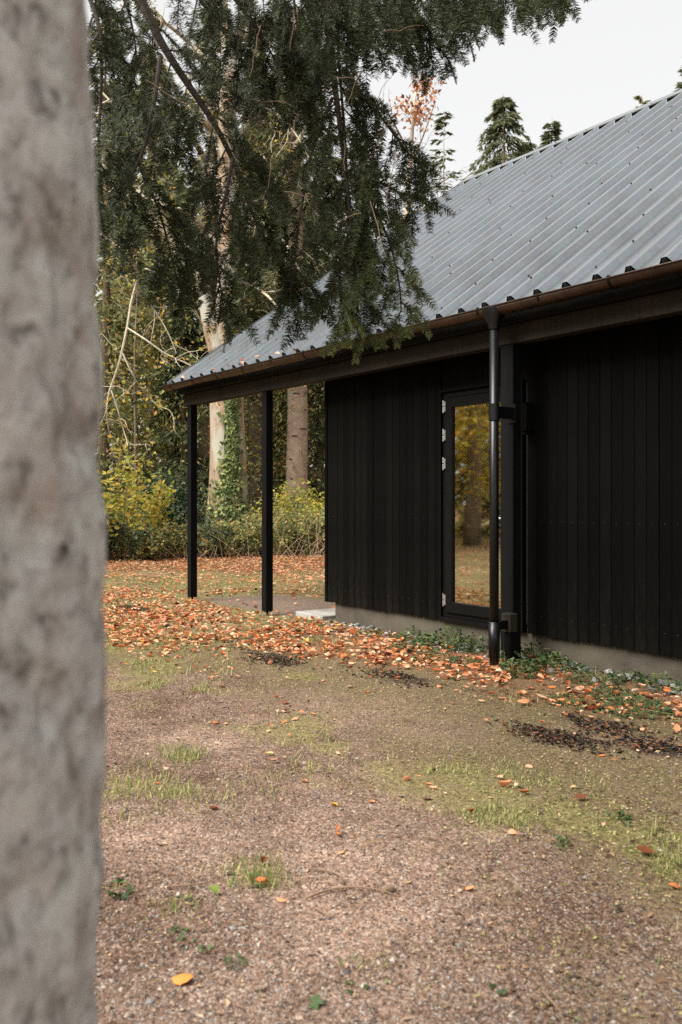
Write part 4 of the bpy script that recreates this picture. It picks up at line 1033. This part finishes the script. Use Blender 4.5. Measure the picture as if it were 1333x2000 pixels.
rf = np.random.default_rng(404)
def bough(pl, d0, d1, r0, nsec, lsec, name='bough', side=1.0, grav=.85, tip=.0, ltert=.21, start=0.0, only=None):
    """main stem through the given points, side twigs, and needles on all of them"""
    n = len(pl); base = [P(x_, y_, d0 + (d1 - d0) * i / (n - 1)) for i, (x_, y_) in enumerate(pl)]
    q = smooth_path(base, 26); wood_, nd = MB(), MB()
    wood_.tube(q, np.linspace(r0, .0035, 26), 7)
    T = nrm(np.gradient(q, axis=0))
    npos, nax, nno, nlen, ntone = [], [], [], [], []
    def needles(path, nrmv, dens, tone0=0., ln=.034):
        seg = np.linalg.norm(np.diff(path, axis=0), axis=1); tot = seg.sum(); k_ = max(2, int(tot * dens))
        s = np.sort(rf.random(k_)); cs = np.concatenate([[0], np.cumsum(seg)]) / tot
        p = np.stack([np.interp(s, cs, path[:, i]) for i in range(3)], 1)
        tt = nrm(np.stack([np.interp(s, cs, np.gradient(path[:, i])) for i in range(3)], 1))
        sd_ = nrm(np.cross(tt, nrmv)); sg = np.where(np.arange(k_) % 2, 1., -1.)
        upn = rf.uniform(-.15, .75, k_) * (rf.random(k_) < .6)
        ax = tt * rf.uniform(.35, .7, k_)[:, None] + sd_ * (sg * rf.uniform(.6, 1., k_))[:, None] + nrmv * upn[:, None]
        npos.append(p); nax.append(ax); nno.append(np.broadcast_to(nrmv, (k_, 3)) + rf.normal(0, .35, (k_, 3))); nlen.append(ln * rf.uniform(.7, 1.12, k_) * (1 - .35 * s ** 6))
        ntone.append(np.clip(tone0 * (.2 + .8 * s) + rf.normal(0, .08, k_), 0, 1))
    toward = -FW
    for s_i in range(nsec):
        t_ = start + (1 - start) * (s_i + rf.random()) / nsec; i = t_ * 25; i0 = min(24, int(i)); o_ = q[i0] + (q[i0 + 1] - q[i0]) * (i - i0)
        tg = T[i0]
        nn = nrm(toward + rf.normal(0, .36, 3) + UP * .25); sd_ = nrm(np.cross(tg, nn)); sg = 1 if s_i % 2 else -1
        if only is not None: sg = only
        d = nrm(tg * .55 + sd_ * sg * .85 * side + rf.normal(0, .16, 3) - UP * grav * .3)
        ln = lsec * (1.0 - .55 * t_) * rf.uniform(.65, 1.15); m = 7; path = [o_]
        for _ in range(m):
            d = nrm(d - UP * grav * .19 + rf.normal(0, .05, 3)); path.append(path[-1] + d * ln / m)
        path = np.array(path); wood_.tube(path, np.linspace(.0052, .0014, m + 1), 4, cap=False)
        needles(path[1:], nn, 430, tip * t_)
        Tp = nrm(np.gradient(path, axis=0)); nt_ = max(4, int(ln / .068))
        for k_ in range(nt_):
            u = .08 + .74 * (k_ + .5) / nt_; j_ = u * m; j0 = min(m - 1, int(j_)); o2 = path[j0] + (path[j0 + 1] - path[j0]) * (j_ - j0)
            s2 = nrm(np.cross(Tp[j0], nn)); g2 = 1 if k_ % 2 else -1
            d2 = nrm(Tp[j0] * .65 + s2 * g2 * .62 + nn * rf.normal(0, .22) - UP * .40); l2 = ltert * (1.1 - .55 * u) * rf.uniform(.5, 1.35); pt_ = [o2]
            for _ in range(3):
                d2 = nrm(d2 - UP * .22 + rf.normal(0, .05, 3)); pt_.append(pt_[-1] + d2 * l2 / 3)
            pt_ = np.array(pt_); wood_.tube(pt_, [.0017, .0014, .0011, .0008], 3, cap=False)
            needles(pt_, nn, 500, tip * t_ * (.4 + .6 * u))
    # needles along the outer part of the stem
    needles(q[14:], nrm(toward + UP * .4), 360, tip)
    wd_ = wood_.build(name, M['fir_bark'], big)
    pos = np.concatenate(npos); N = len(pos); ln = np.concatenate(nlen)
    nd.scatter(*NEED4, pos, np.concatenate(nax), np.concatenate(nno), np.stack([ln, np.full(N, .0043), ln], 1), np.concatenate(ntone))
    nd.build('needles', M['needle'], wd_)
    return N
NN = 0
BOUGHS = [
    ([(248, -70), (300, 60), (350, 140), (420, 240), (455, 310), (490, 410), (530, 500), (590, 590)], dict(d0=4.7, d1=5.2, r0=.026, nsec=26, lsec=.62, start=.12)),
    ([(314, 110), (302, 200), (284, 290), (248, 360), (215, 450)], dict(d0=4.72, d1=4.5, r0=.014, nsec=15, lsec=.48)),
    ([(275, 330), (312, 410), (335, 500), (350, 560)], dict(d0=4.6, d1=4.8, r0=.008, nsec=11, lsec=.42)),
    ([(455, 310), (440, 390), (420, 470), (430, 560), (440, 590)], dict(d0=4.85, d1=4.9, r0=.011, nsec=13, lsec=.44)),
    ([(628, -70), (642, 40), (652, 150), (668, 270), (682, 390), (690, 500), (700, 600)], dict(d0=4.9, d1=5.2, r0=.025, nsec=22, lsec=.58, start=.08)),
    ([(655, 140), (730, 210), (770, 262), (805, 310), (830, 325)], dict(d0=5.0, d1=5.3, r0=.011, nsec=12, lsec=.38, tip=.25)),
    ([(676, 330), (730, 400), (765, 480), (782, 560), (784, 610)], dict(d0=5.05, d1=5.3, r0=.011, nsec=10, lsec=.42, tip=.8)),
    ([(650, 190), (610, 290), (590, 400), (575, 500), (580, 560)], dict(d0=5.0, d1=5.1, r0=.011, nsec=12, lsec=.46)),
    ([(686, 440), (660, 520), (665, 590), (695, 640)], dict(d0=5.1, d1=5.2, r0=.008, nsec=7, lsec=.36, tip=.8)),
    ([(682, 380), (730, 350), (790, 380), (815, 430)], dict(d0=5.1, d1=5.4, r0=.008, nsec=7, lsec=.40, tip=.3)),
    ([(520, -60), (680, -45), (830, -55), (940, -50), (1040, -52), (1120, -75)], dict(d0=4.6, d1=5.6, r0=.016, nsec=30, lsec=.60, side=.5, grav=1.5, tip=.1)),
    ([(700, -70), (760, 0), (810, 60), (860, 100)], dict(d0=4.9, d1=5.3, r0=.01, nsec=13, lsec=.46, grav=1.0)),
    ([(150, -60), (195, 40), (200, 160), (190, 300), (205, 420)], dict(d0=4.5, d1=4.5, r0=.014, nsec=18, lsec=.50)),
    ([(400, -80), (460, 0), (520, 80), (560, 170)], dict(d0=4.8, d1=5.0, r0=.012, nsec=15, lsec=.50)),
    ([(330, -80), (400, 10), (470, 110), (500, 190)], dict(d0=4.9, d1=5.2, r0=.012, nsec=14, lsec=.46)),
    ([(560, -80), (575, 0), (585, 90), (600, 190)], dict(d0=5.2, d1=5.3, r0=.010, nsec=12, lsec=.46)),
    ([(200, -80), (250, 10), (270, 110), (240, 210)], dict(d0=5.0, d1=5.1, r0=.010, nsec=12, lsec=.44)),
]
for bi, (pl, kw) in enumerate(BOUGHS):
    NN += bough(pl, **kw)
    if bi not in (4, 10): continue
    kw = dict(kw); kw['d0'] += rf.uniform(.12, .4); kw['d1'] += rf.uniform(.12, .4); kw['r0'] *= .5
    jx, jy = rf.uniform(-45, 45), rf.uniform(-25, 5)
    NN += bough([(x_ + jx + rf.uniform(-14, 14), y_ + jy) for x_, y_ in pl], **kw)
b = MB()
for _ in range(46):
    q0 = P(rf.uniform(190, 780), rf.uniform(20, 420), rf.uniform(4.6, 5.3)); dv = nrm(RT * rf.normal(0, 1) + UP * rf.uniform(-1.2, .1) + FW * rf.normal(0, .3)); L_ = rf.uniform(.12, .42); pts_ = [q0]
    for _k in range(5):
        dv = nrm(dv + rf.normal(0, .16, 3) - UP * .08); pts_.append(pts_[-1] + dv * L_ / 5)
    b.tube(np.array(pts_), np.linspace(.0028, .001, 6), 4, cap=False)
o = b.build('dead_twigs', M['twig'], big); o['kind'] = 'stuff'
print('fir needles', NN)
# limbs carrying the boughs from the trunk
b = MB(); top = np.array([tb_[0], tb_[1], 3.4])
for (px, py, d, zs) in [(248, -70, 4.7, 3.2), (628, -70, 4.9, 3.8), (520, -60, 4.6, 4.3), (150, -60, 4.5, 2.9), (400, -80, 4.8, 3.5)]:
    e = P(px, py, d); s0 = np.array([tb_[0], tb_[1], zs]); q = smooth_path([s0, s0 * .5 + e * .5 + UP * .75, e + UP * .18, e], 20); b.tube(q, np.linspace(.06, .024, 20), 8)
b.build('limbs', M['fir_bark'], big, smooth=True)

# ------------------------------------------------------------------ ground cover
rg = np.random.default_rng(505)
def in_view(x, y, z=0, m=40):
    u, v_, d = proj(np.stack([x, y, np.full_like(x, z)], 1)); return (d > 1.2) & (u > -m) & (u < 1333 + m) & (v_ < 2000 + 3 * m) & (v_ > 900)
# gravel stones
N = 150000; th = rg.random(N); d = 2.0 + 6.0 * th ** 1.7; u = rg.uniform(-.05, 1.05, N) * 1333
p = CAMP + d[:, None] * (FW + RT * ((u - CX) / F)[:, None]); x, y = p[:, 0], p[:, 1]
zn = zones(x, y); kp = (rg.random(N) < np.clip(1.05 - .75 * zn['moss'] - zn['grass'] * .6, .16, 1) * .62) & (y < 4.6)
x, y = x[kp], y[kp]; N = len(x)
octv = np.array([(1, 0, 0), (0, 1, 0), (-1, 0, 0), (0, -1, 0), (0, 0, .8), (0, 0, -.8)]); octf = np.array([(0, 1, 4), (1, 2, 4), (2, 3, 4), (3, 0, 4), (1, 0, 5), (2, 1, 5), (3, 2, 5), (0, 3, 5)])[:4]
sz = rg.lognormal(math.log(.0040), .38, N); s3 = np.stack([sz * rg.uniform(.8, 1.4, N), sz * rg.uniform(.6, 1.1, N), sz * rg.uniform(.5, .9, N)], 1)
MB().scatter(octv, octf, np.stack([x, y, gz(x, y) + sz * .1], 1), rg.normal(0, 1, (N, 3)) * np.array([1, 1, .25]), UP + rg.normal(0, .3, (N, 3)), s3).build('gravel', M['pebble'], kind='stuff', label='loose brown and grey gravel of the drive', category='gravel')

# grass blades
def grass_at(x, y, h, w_, name, label):
    N = len(x); tv = np.array([(0, -.5, 0), (.55, -.4, .05), (1, 0, .22), (.55, .4, .05), (0, .5, 0)]); tf = np.array([(0, 1, 3, 4)]); tf3 = np.array([(1, 2, 3)])
    a = rg.random(N) * 2 * math.pi; ln = rg.uniform(.25, 1., N)
    ax = np.stack([np.cos(a) * ln, np.sin(a) * ln, rg.uniform(.35, 1.0, N)], 1); no = np.stack([-np.cos(a), -np.sin(a), ln], 1) + rg.normal(0, .2, (N, 3))
    s = np.stack([h, w_, h], 1); pos = np.stack([x, y, gz(x, y) - .003], 1)
    return MB().scatter(tv, tf, pos, ax, no, s).scatter(tv, tf3, pos, ax, no, s).build(name, M['grass'], kind='stuff', label=label, category='grass')
N = 560000; d = 2.0 + 20 * rg.random(N) ** 1.25; u = rg.uniform(-60, 1393, N)
p = CAMP + d[:, None] * (FW + RT * ((u - CX) / F)[:, None]); x, y = p[:, 0], p[:, 1]
zn = zones(x, y); dn = zn['grass'] * np.where(fbm(x, y, 1.6, 77) > .50, .9, .10) * (.25 + 1.5 * sst(.4, .7, fbm(x, y, 5.0, 78))) + .30 * zn['lawn'] + .012 * zn['moss'] + .10 * zn['bank'] * (fbm(x, y, 2, 8) > .55)
kp = (rg.random(N) < dn * .6) & (y < 5.9) | (rg.random(N) < dn * .6) & (x < -9.2); kp &= ~((x > -11.4) & (x < XC) & (y > 5.9) & (y < 16))
x, y = x[kp], y[kp]; N = len(x)
grass_at(x, y, rg.uniform(.015, .05, N) * (1 + .7 * (fbm(x, y, 1.3, 5) > .58)) * np.where(depth(x, y) > 9.5, .6, 1), rg.uniform(.0018, .0036, N) * (1 + depth(x, y) / 12), 'grass', 'short patchy grass of the lawn and the drive edge')
# small moss and clover leaves
N = 160000; d = 2.2 + 9 * rg.random(N) ** 1.1; u = rg.uniform(-40, 1373, N); p = CAMP + d[:, None] * (FW + RT * ((u - CX) / F)[:, None]); x, y = p[:, 0], p[:, 1]
zn = zones(x, y); kp = (rg.random(N) < .16 * zn['moss'] * (.4 + zn['moss']) + .10 * zn['grass']) & (y < 5.4); x, y = x[kp], y[kp]; N = len(x)
MB().scatter(*SMALL, np.stack([x, y, gz(x, y) + rg.uniform(.001, .012, N)], 1), rg.normal(0, 1, (N, 3)) * np.array([1, 1, .3]), UP + rg.normal(0, .45, (N, 3)), rg.uniform(.006, .018, N)).build('ground_cover', M['grass'], kind='stuff', label='tiny moss and clover leaves spread over the mossy ground', category='moss')

# fallen leaves: where they lie
N = 300000; d = 2.0 + 20.5 * rg.random(N) ** .75; u = rg.uniform(-80, 1410, N)
p = CAMP + d[:, None] * (FW + RT * ((u - CX) / F)[:, None]); x, y = p[:, 0], p[:, 1]; zn = zones(x, y)
cl = fbm(x, y, 1.4, 64)
area_w = d / (N / (20.5 * 1490 / F)) * 1  # rough area that one sample stands for, per depth
dens = 2.2 * sst(.45, .7, cl) + .5 + 22 * zn['grass'] * sst(.42, .62, cl) + 3 * zn['grass'] + 5.5 * zn['moss'] * sst(.35, .65, cl) + 360 * zn['bank'] * sst(.36, .60, cl + .10) * np.where(x > -4.9, .5, 1.0) + zn['lawn'] * (130 + 200 * sst(.40, .62, cl)) + 420 * zn['far'] * (d > 16)
dens = np.where(y > 5.62, dens * .35, dens); dens = np.where((zn['soil'] > .4), 14, dens); dens = dens * np.where(zn['mould'] > .55, .5, 1) + 14 * (zn['mould'] > .3)
pd_ = .75 * ((d - 2) / 20.5 + 1e-4) ** (1 - 1 / .75) if False else None
pdf = (1 / .75) * ((d - 2.0) / 20.5) ** (1 / .75 - 1) / 20.5           # sampling density in depth
area = (1490 / F * d) / (N * np.maximum(pdf, 1e-4))
kp = (rg.random(N) < dens * area) & ~((y > 5.95) & (x > XC)) & ~((x > -9.9) & (x < XC) & (y > 6.0) & (y < 7.3) & (rg.random(N) < .9)) & (y < 40)
x, y, d = x[kp], y[kp], d[kp]; zn = {k_: v_[kp] for k_, v_ in zn.items()}
N = len(x); print('fallen leaves', N)
sz = np.clip(rg.lognormal(math.log(.056), .28, N), .025, .10) * np.where(zn['bank'] + zn['lawn'] > .4, .95, .74); lift = np.where(zn['bank'] > .5, rg.uniform(.004, .05, N), np.where(zn['lawn'] + zn['far'] > .5, rg.uniform(.012, .045, N), rg.uniform(.004, .022, N)))
pos = np.stack([x, y, gz(x, y) + lift], 1)
tilt = np.where(zn['bank'] > .4, .26, .16)
no = UP + rg.normal(0, 1, (N, 3)) * tilt[:, None]; ax = rg.normal(0, 1, (N, 3)) * np.array([1, 1, .1]); kind = rg.integers(0, len(LT), N)
qx, qy, _ = proj(pos)
vis = (qx > 205) & (qx < 1328) & (qy < 1990)
score = np.where(vis & ~((zn['bank'] > .5) & (rg.random(N) < .75)), sz / d, 0); order = np.argsort(-score); single = order[:270]
LM = [MB().add(tv, tf).mesh('fallen_leaf', M['orange_leaf'], True) for tv, tf in LT]
def place_leaf(i, label, scale=None, me=None):
    a_ = nrm(ax[i]); n_ = nrm(no[i] - (no[i] @ a_) * a_); y_ = np.cross(n_, a_)
    mtx = Matrix([[a_[r_], y_[r_], n_[r_]] for r_ in range(3)])
    o = link('fallen_leaf', me or LM[kind[i]], loc=pos[i], rot=mtx.to_euler(), scale=(sz[i],) * 3)
    return tag(o, label, 'leaf', 'single fallen leaves on the drive')
for i in single:
    if zn['bank'][i] > .5: lb = 'orange beech leaf on the leaf bank along the house wall'
    elif zn['grass'][i] > .4: lb = 'orange fallen leaf caught in the grass beside the drive'
    elif zn['moss'][i] > .5: lb = 'fallen orange leaf on the mossy ground before the house'
    else: lb = 'small orange fallen leaf lying on the bare gravel'
    place_leaf(i, lb)
rest = np.ones(N, bool); rest[single] = False
b = MB()
for k_ in range(len(LT)):
    s_ = rest & (kind == k_) & (d < 14); b.scatter(*LT[k_], pos[s_], ax[s_], no[s_], sz[s_])
s_ = rest & (d >= 14); b.scatter(*SMALL, pos[s_], ax[s_], no[s_], sz[s_] * 1.2)
b.build('leaf_litter', M['orange_leaf'], kind='stuff', label='carpet of fallen orange beech leaves on the lawn and along the house', category='leaves')
x = rg.uniform(-23, -9, 9000); y = rg.uniform(-15, 3.2, 9000); kk = ~in_view(x, y) & (rg.random(9000) < .3 + sst(.4, .6, fbm(x, y, 1.1, 17))); x, y = x[kk], y[kk]; n = len(x)
MB().scatter(*SMALL, np.stack([x, y, gz(x, y) + rg.uniform(.01, .04, n)], 1), rg.normal(0, 1, (n, 3)) * np.array([1, 1, .1]), UP + rg.normal(0, .25, (n, 3)), rg.uniform(.06, .12, n)).build('leaf_litter', M['orange_leaf'], kind='stuff', label='fallen orange leaves on the lawn left of the drive, mirrored in the door glass', category='leaves')
# leaves in the gutter and on the low edge of the roof
for (X, t) in [(-11.2, -.05), (-10.85, -.02), (-10.3, -.05), (-9.95, -.03), (-9.72, .05), (-9.55, -.04), (-9.30, .02), (-8.75, -.05), (-8.4, -.04), (-7.1, -.05)]:
    o = link('fallen_leaf', LM[random.randrange(6)], loc=(X, YE + t * dY + .02 * nU, ZE + t * dZ + .052), rot=(random.uniform(.2, .9), random.uniform(-.4, .4), random.uniform(0, 6)), scale=(.075,) * 3)
    tag(o, 'orange leaf caught on the gutter edge of the roof', 'leaf', 'leaves caught on the gutter')
# dark mould patches: wet dead leaves
b = MB()
for (bx, by, rx, ry) in MOULD:
    n = 700; x = bx + rg.normal(0, rx * .42, n); y = by + rg.normal(0, ry * .42, n); kk = rg.random(n) < sst(.36, .58, fbm(x, y, 3.5, 99)); x, y = x[kk], y[kk]; n = len(x)
    b.scatter(*LT[1], np.stack([x, y, gz(x, y) + rg.uniform(.001, .012, n)], 1), rg.normal(0, 1, (n, 3)) * np.array([1, 1, .2]), UP + rg.normal(0, .3, (n, 3)), rg.uniform(.010, .040, n))
b.build('leaf_mould', M['wet_leaf'], kind='stuff', label='dark wet leaf mould lying in patches before the house', category='leaf mould')

# crumbs of twig and leaf over all the ground
N = 60000; dd = 2.0 + 10 * rg.random(N) ** 1.15; u = rg.uniform(-40, 1373, N); p = CAMP + dd[:, None] * (FW + RT * ((u - CX) / F)[:, None]); x, y = p[:, 0], p[:, 1]
kp = (rg.random(N) < .25 + .75 * sst(.4, .65, fbm(x, y, 1.1, 123))) & ((y < 5.9) | (x < XC - .1)); x, y = x[kp], y[kp]; N = len(x)
ln_ = rg.lognormal(math.log(.010), .5, N); MB().scatter(*SMALL, np.stack([x, y, gz(x, y) + rg.uniform(.002, .010, N)], 1), rg.normal(0, 1, (N, 3)) * np.array([1, 1, .2]), UP + rg.normal(0, .4, (N, 3)), np.stack([ln_, ln_ * rg.uniform(.25, 1., N), ln_], 1)).build('leaf_crumbs', M['crumb'], kind='stuff', label='brown crumbs of leaf and twig strewn over the ground', category='debris')
# flint stones along the plinth
def rock(seed):
    r_ = np.random.default_rng(seed); import bmesh
    bm = bmesh.new(); bmesh.ops.create_icosphere(bm, subdivisions=1, radius=.5)
    for v_ in bm.verts: v_.co = Vector(np.array(v_.co) * (1 + r_.normal(0, .14)) * np.array([1.25, .9, .62]))
    me = bpy.data.meshes.new('flint_stone'); bm.to_mesh(me); bm.free(); me.materials.append(M['flint']); return me
RK = [rock(i) for i in range(6)]
for k_ in range(280):
    X = XC + .05 + (rg.random() ** .9) * 6.6; Y = YW + .02 - abs(rg.normal(0, .15)); s_ = rg.uniform(.025, .075)
    if abs(X + 5.37) < .1 and Y < 5.8: continue
    zc = float(gz(np.array(X), np.array(Y))) + s_ * .15 + .03 * rg.random() * (Y > 5.85)
    o = link('flint_stone', RK[k_ % 6], loc=(X, min(Y, YW + .035 - s_ * .5), zc), rot=(*rg.uniform(-.5, .5, 2), rg.random() * 6), scale=(s_,) * 3)
    tag(o, 'pale flint stone at the foot of the plinth ' + ('left of the downpipe' if X < -5.33 else 'right of the downpipe'), 'stone', 'flint stones along the plinth')

# weeds by the wall and small plants on the drive
def weed(px, py, n, rad_, hh, size, label, tpl=IVY, m='weed', group=None):
    c_ = G(px, py); t = empty('weed', (c_[0], c_[1], 0), label, 'plant', group); b = MB(); g0 = float(gz(c_[0], c_[1]))
    r_ = np.sqrt(rg.random(n)) * rad_; a = rg.random(n) * 2 * math.pi; p = np.stack([c_[0] + r_ * np.cos(a), c_[1] + r_ * np.sin(a), g0 + rg.random(n) ** .7 * hh * (1.1 - r_ / rad_) + .006], 1)
    for i in range(0, n, 4): b.tube([(c_[0] + (p[i, 0] - c_[0]) * .3, c_[1] + (p[i, 1] - c_[1]) * .3, g0 - .01), p[i] * .5 + np.array([c_[0], c_[1], p[i, 2]]) * .5, p[i]], .0016, 3, cap=False)
    b.build('stems', M['grass'], t)
    out_ = np.stack([np.cos(a), np.sin(a), rg.normal(0, .25, n)], 1)
    MB().scatter(*tpl, p, out_, UP + rg.normal(0, .4, (n, 3)), size * rg.uniform(.6, 1.2, n)).build('leaves', M[m], t)
WG = 'weeds along the wall'
for (px, py, n, rad_, hh, sz_) in [(815, 1250, 90, .24, .10, .04), (880, 1262, 150, .30, .14, .042), (935, 1268, 120, .26, .13, .04), (800, 1268, 60, .2, .08, .035), (1045, 1292, 150, .28, .14, .04), (1080, 1308, 110, .24, .12, .04), (1105, 1285, 90, .2, .1, .036), (1010, 1318, 70, .16, .12, .036), (905, 1300, 60, .18, .07, .03), (850, 1290, 60, .2, .08, .03), (1160, 1330, 60, .2, .09, .034), (1240, 1390, 70, .22, .09, .034), (1225, 1330, 50, .16, .08, .034), (1290, 1345, 60, .2, .09, .03), (730, 1240, 40, .16, .07, .03), (1200, 1365, 60, .2, .08, .03), (1130, 1375, 50, .2, .06, .028), (985, 1300, 40, .10, .12, .03)]:
    weed(px, py, int(n * 2.6), rad_ * 1.15, hh * 1.5, sz_ * 1.15, 'low dark green weed growing by the wall ' + ('left of the downpipe' if px < 964 else 'right of the downpipe'), group=WG)
weed(490, 1722, 30, .08, .035, .018, 'small green weed beside the dry grass tuft on the drive')
weed(345, 1835, 9, .05, .02, .030, 'weed with broad leaves left on the drive'); weed(385, 1860, 9, .045, .02, .022, 'small rosette weed below the broad-leaved one')
weed(460, 1888, 16, .04, .025, .018, 'bright small weed in the foreground gravel'); weed(612, 1960, 3, .02, .012, .038, 'round-leaved seedling at the bottom of the drive')
weed(690, 1930, 5, .04, .015, .026, 'pair of grey-green leaves low in the foreground'); weed(975, 1940, 3, .03, .012, .03, 'single green sprig right of centre in the foreground'); weed(350, 1775, 9, .05, .02, .018, 'tiny weed left of the tuft on the drive')
weed(1205, 1600, 20, .07, .06, .03, 'small weed at the right mossy edge of the drive'); weed(1100, 1650, 18, .06, .05, .028, 'little weed in the gravel right of centre')
weed(225, 1760, 26, .1, .05, .03, 'clump of weeds close by the big trunk')

# the large leaf and the twigs in the foreground
def lone(px, py, size, label, k_, rot, m='orange_leaf'):
    c_ = G(px, py); me = LM[k_]
    if m != 'orange_leaf': me = me.copy(); me.materials.clear(); me.materials.append(M[m])
    return tag(link('fallen_leaf', me, loc=(c_[0], c_[1], float(gz(c_[0], c_[1])) + .02), rot=rot, scale=(size, size * 1.15, size)), label, 'leaf')
lone(357, 1925, .066, 'large bright orange leaf alone in the bottom left foreground', 4, (.12, -.12, .9), 'bright_leaf')
lone(1262, 1668, .075, 'pale cream leaf at the right edge of the drive', 0, (.1, .1, .5))
lone(418, 1757, .05, 'half pale half green leaf near the thin twig', 2, (.1, .3, .2), 'shrub_yellow')
lone(1318, 1732, .05, 'orange leaf at the far right edge of the gravel', 4, (.2, .1, 1.9))
lone(515, 1695, .06, 'curled yellow-orange leaf in the dry grass tuft', 3, (.4, .2, 2.2)); lone(512, 1735, .055, 'brown curled leaf below the dry grass tuft', 3, (.3, -.3, .4), 'orange_leaf')
def stick(pl, r_, label, name='twig'):
    q = np.array([G(x_, y_) for x_, y_ in pl]); q[:, 2] = gz(q[:, 0], q[:, 1]) + .012; q = smooth_path(q, 14)
    tag(MB().tube(q, np.linspace(r_, r_ * .5, 14), 6).build('twig', M['twig'], smooth=True), label, 'twig')
stick([(598, 1762), (640, 1746), (690, 1741), (735, 1745), (772, 1756)], .0045, 'curved brown twig lying on the gravel in the foreground')
stick([(335, 1747), (370, 1744), (405, 1737)], .004, 'short straight brown twig left on the gravel')
stick([(615, 1780), (645, 1800)], .004, 'short dark twig below the curved one'); stick([(600, 1705), (655, 1712), (688, 1738)], .003, 'thin bent twig above the curved one')
stick([(1060, 1945), (1100, 1990)], .005, 'dark twig at the bottom right of the drive'); stick([(440, 1475), (500, 1470)], .004, 'thin dark twig flat on the middle of the drive')
stick([(890, 1285), (880, 1255), (905, 1235)], .003, 'dry stalk leaning by the plinth')
c_ = G(762, 1745); b = MB(); tg_ = nrm(RT * .7 - UP * .15 + FW * .3)
b.tube([c_ + tg_ * t_ + UP * .014 for t_ in (-.03, -.02, 0, .015, .027)], [.004, .010, .012, .009, .003], 9)
cone = b.build('pine_cone', M['twig']); tag(cone, 'small brown cone at the end of the curved twig', 'cone')
b = MB(); sc_p, sc_a = [], []
for i in range(40):
    t_ = -.026 + .048 * i / 40; a = i * 2.4; s2 = nrm(np.cross(tg_, UP)); n2 = np.cross(s2, tg_); o_ = s2 * math.cos(a) + n2 * math.sin(a)
    sc_p.append(c_ + tg_ * t_ + UP * .014 + o_ * (.011 - abs(t_) * .2)); sc_a.append(tg_ * .6 + o_ * .7)
b.scatter(*SMALL, np.array(sc_p), np.array(sc_a), np.array(sc_a) + rg.normal(0, .3, (40, 3)), np.full(40, .012)).build('cone_scales', M['knot'], cone)
print('tris', sum(len(o.data.polygons) for o in bpy.data.objects if o.type == 'MESH'))
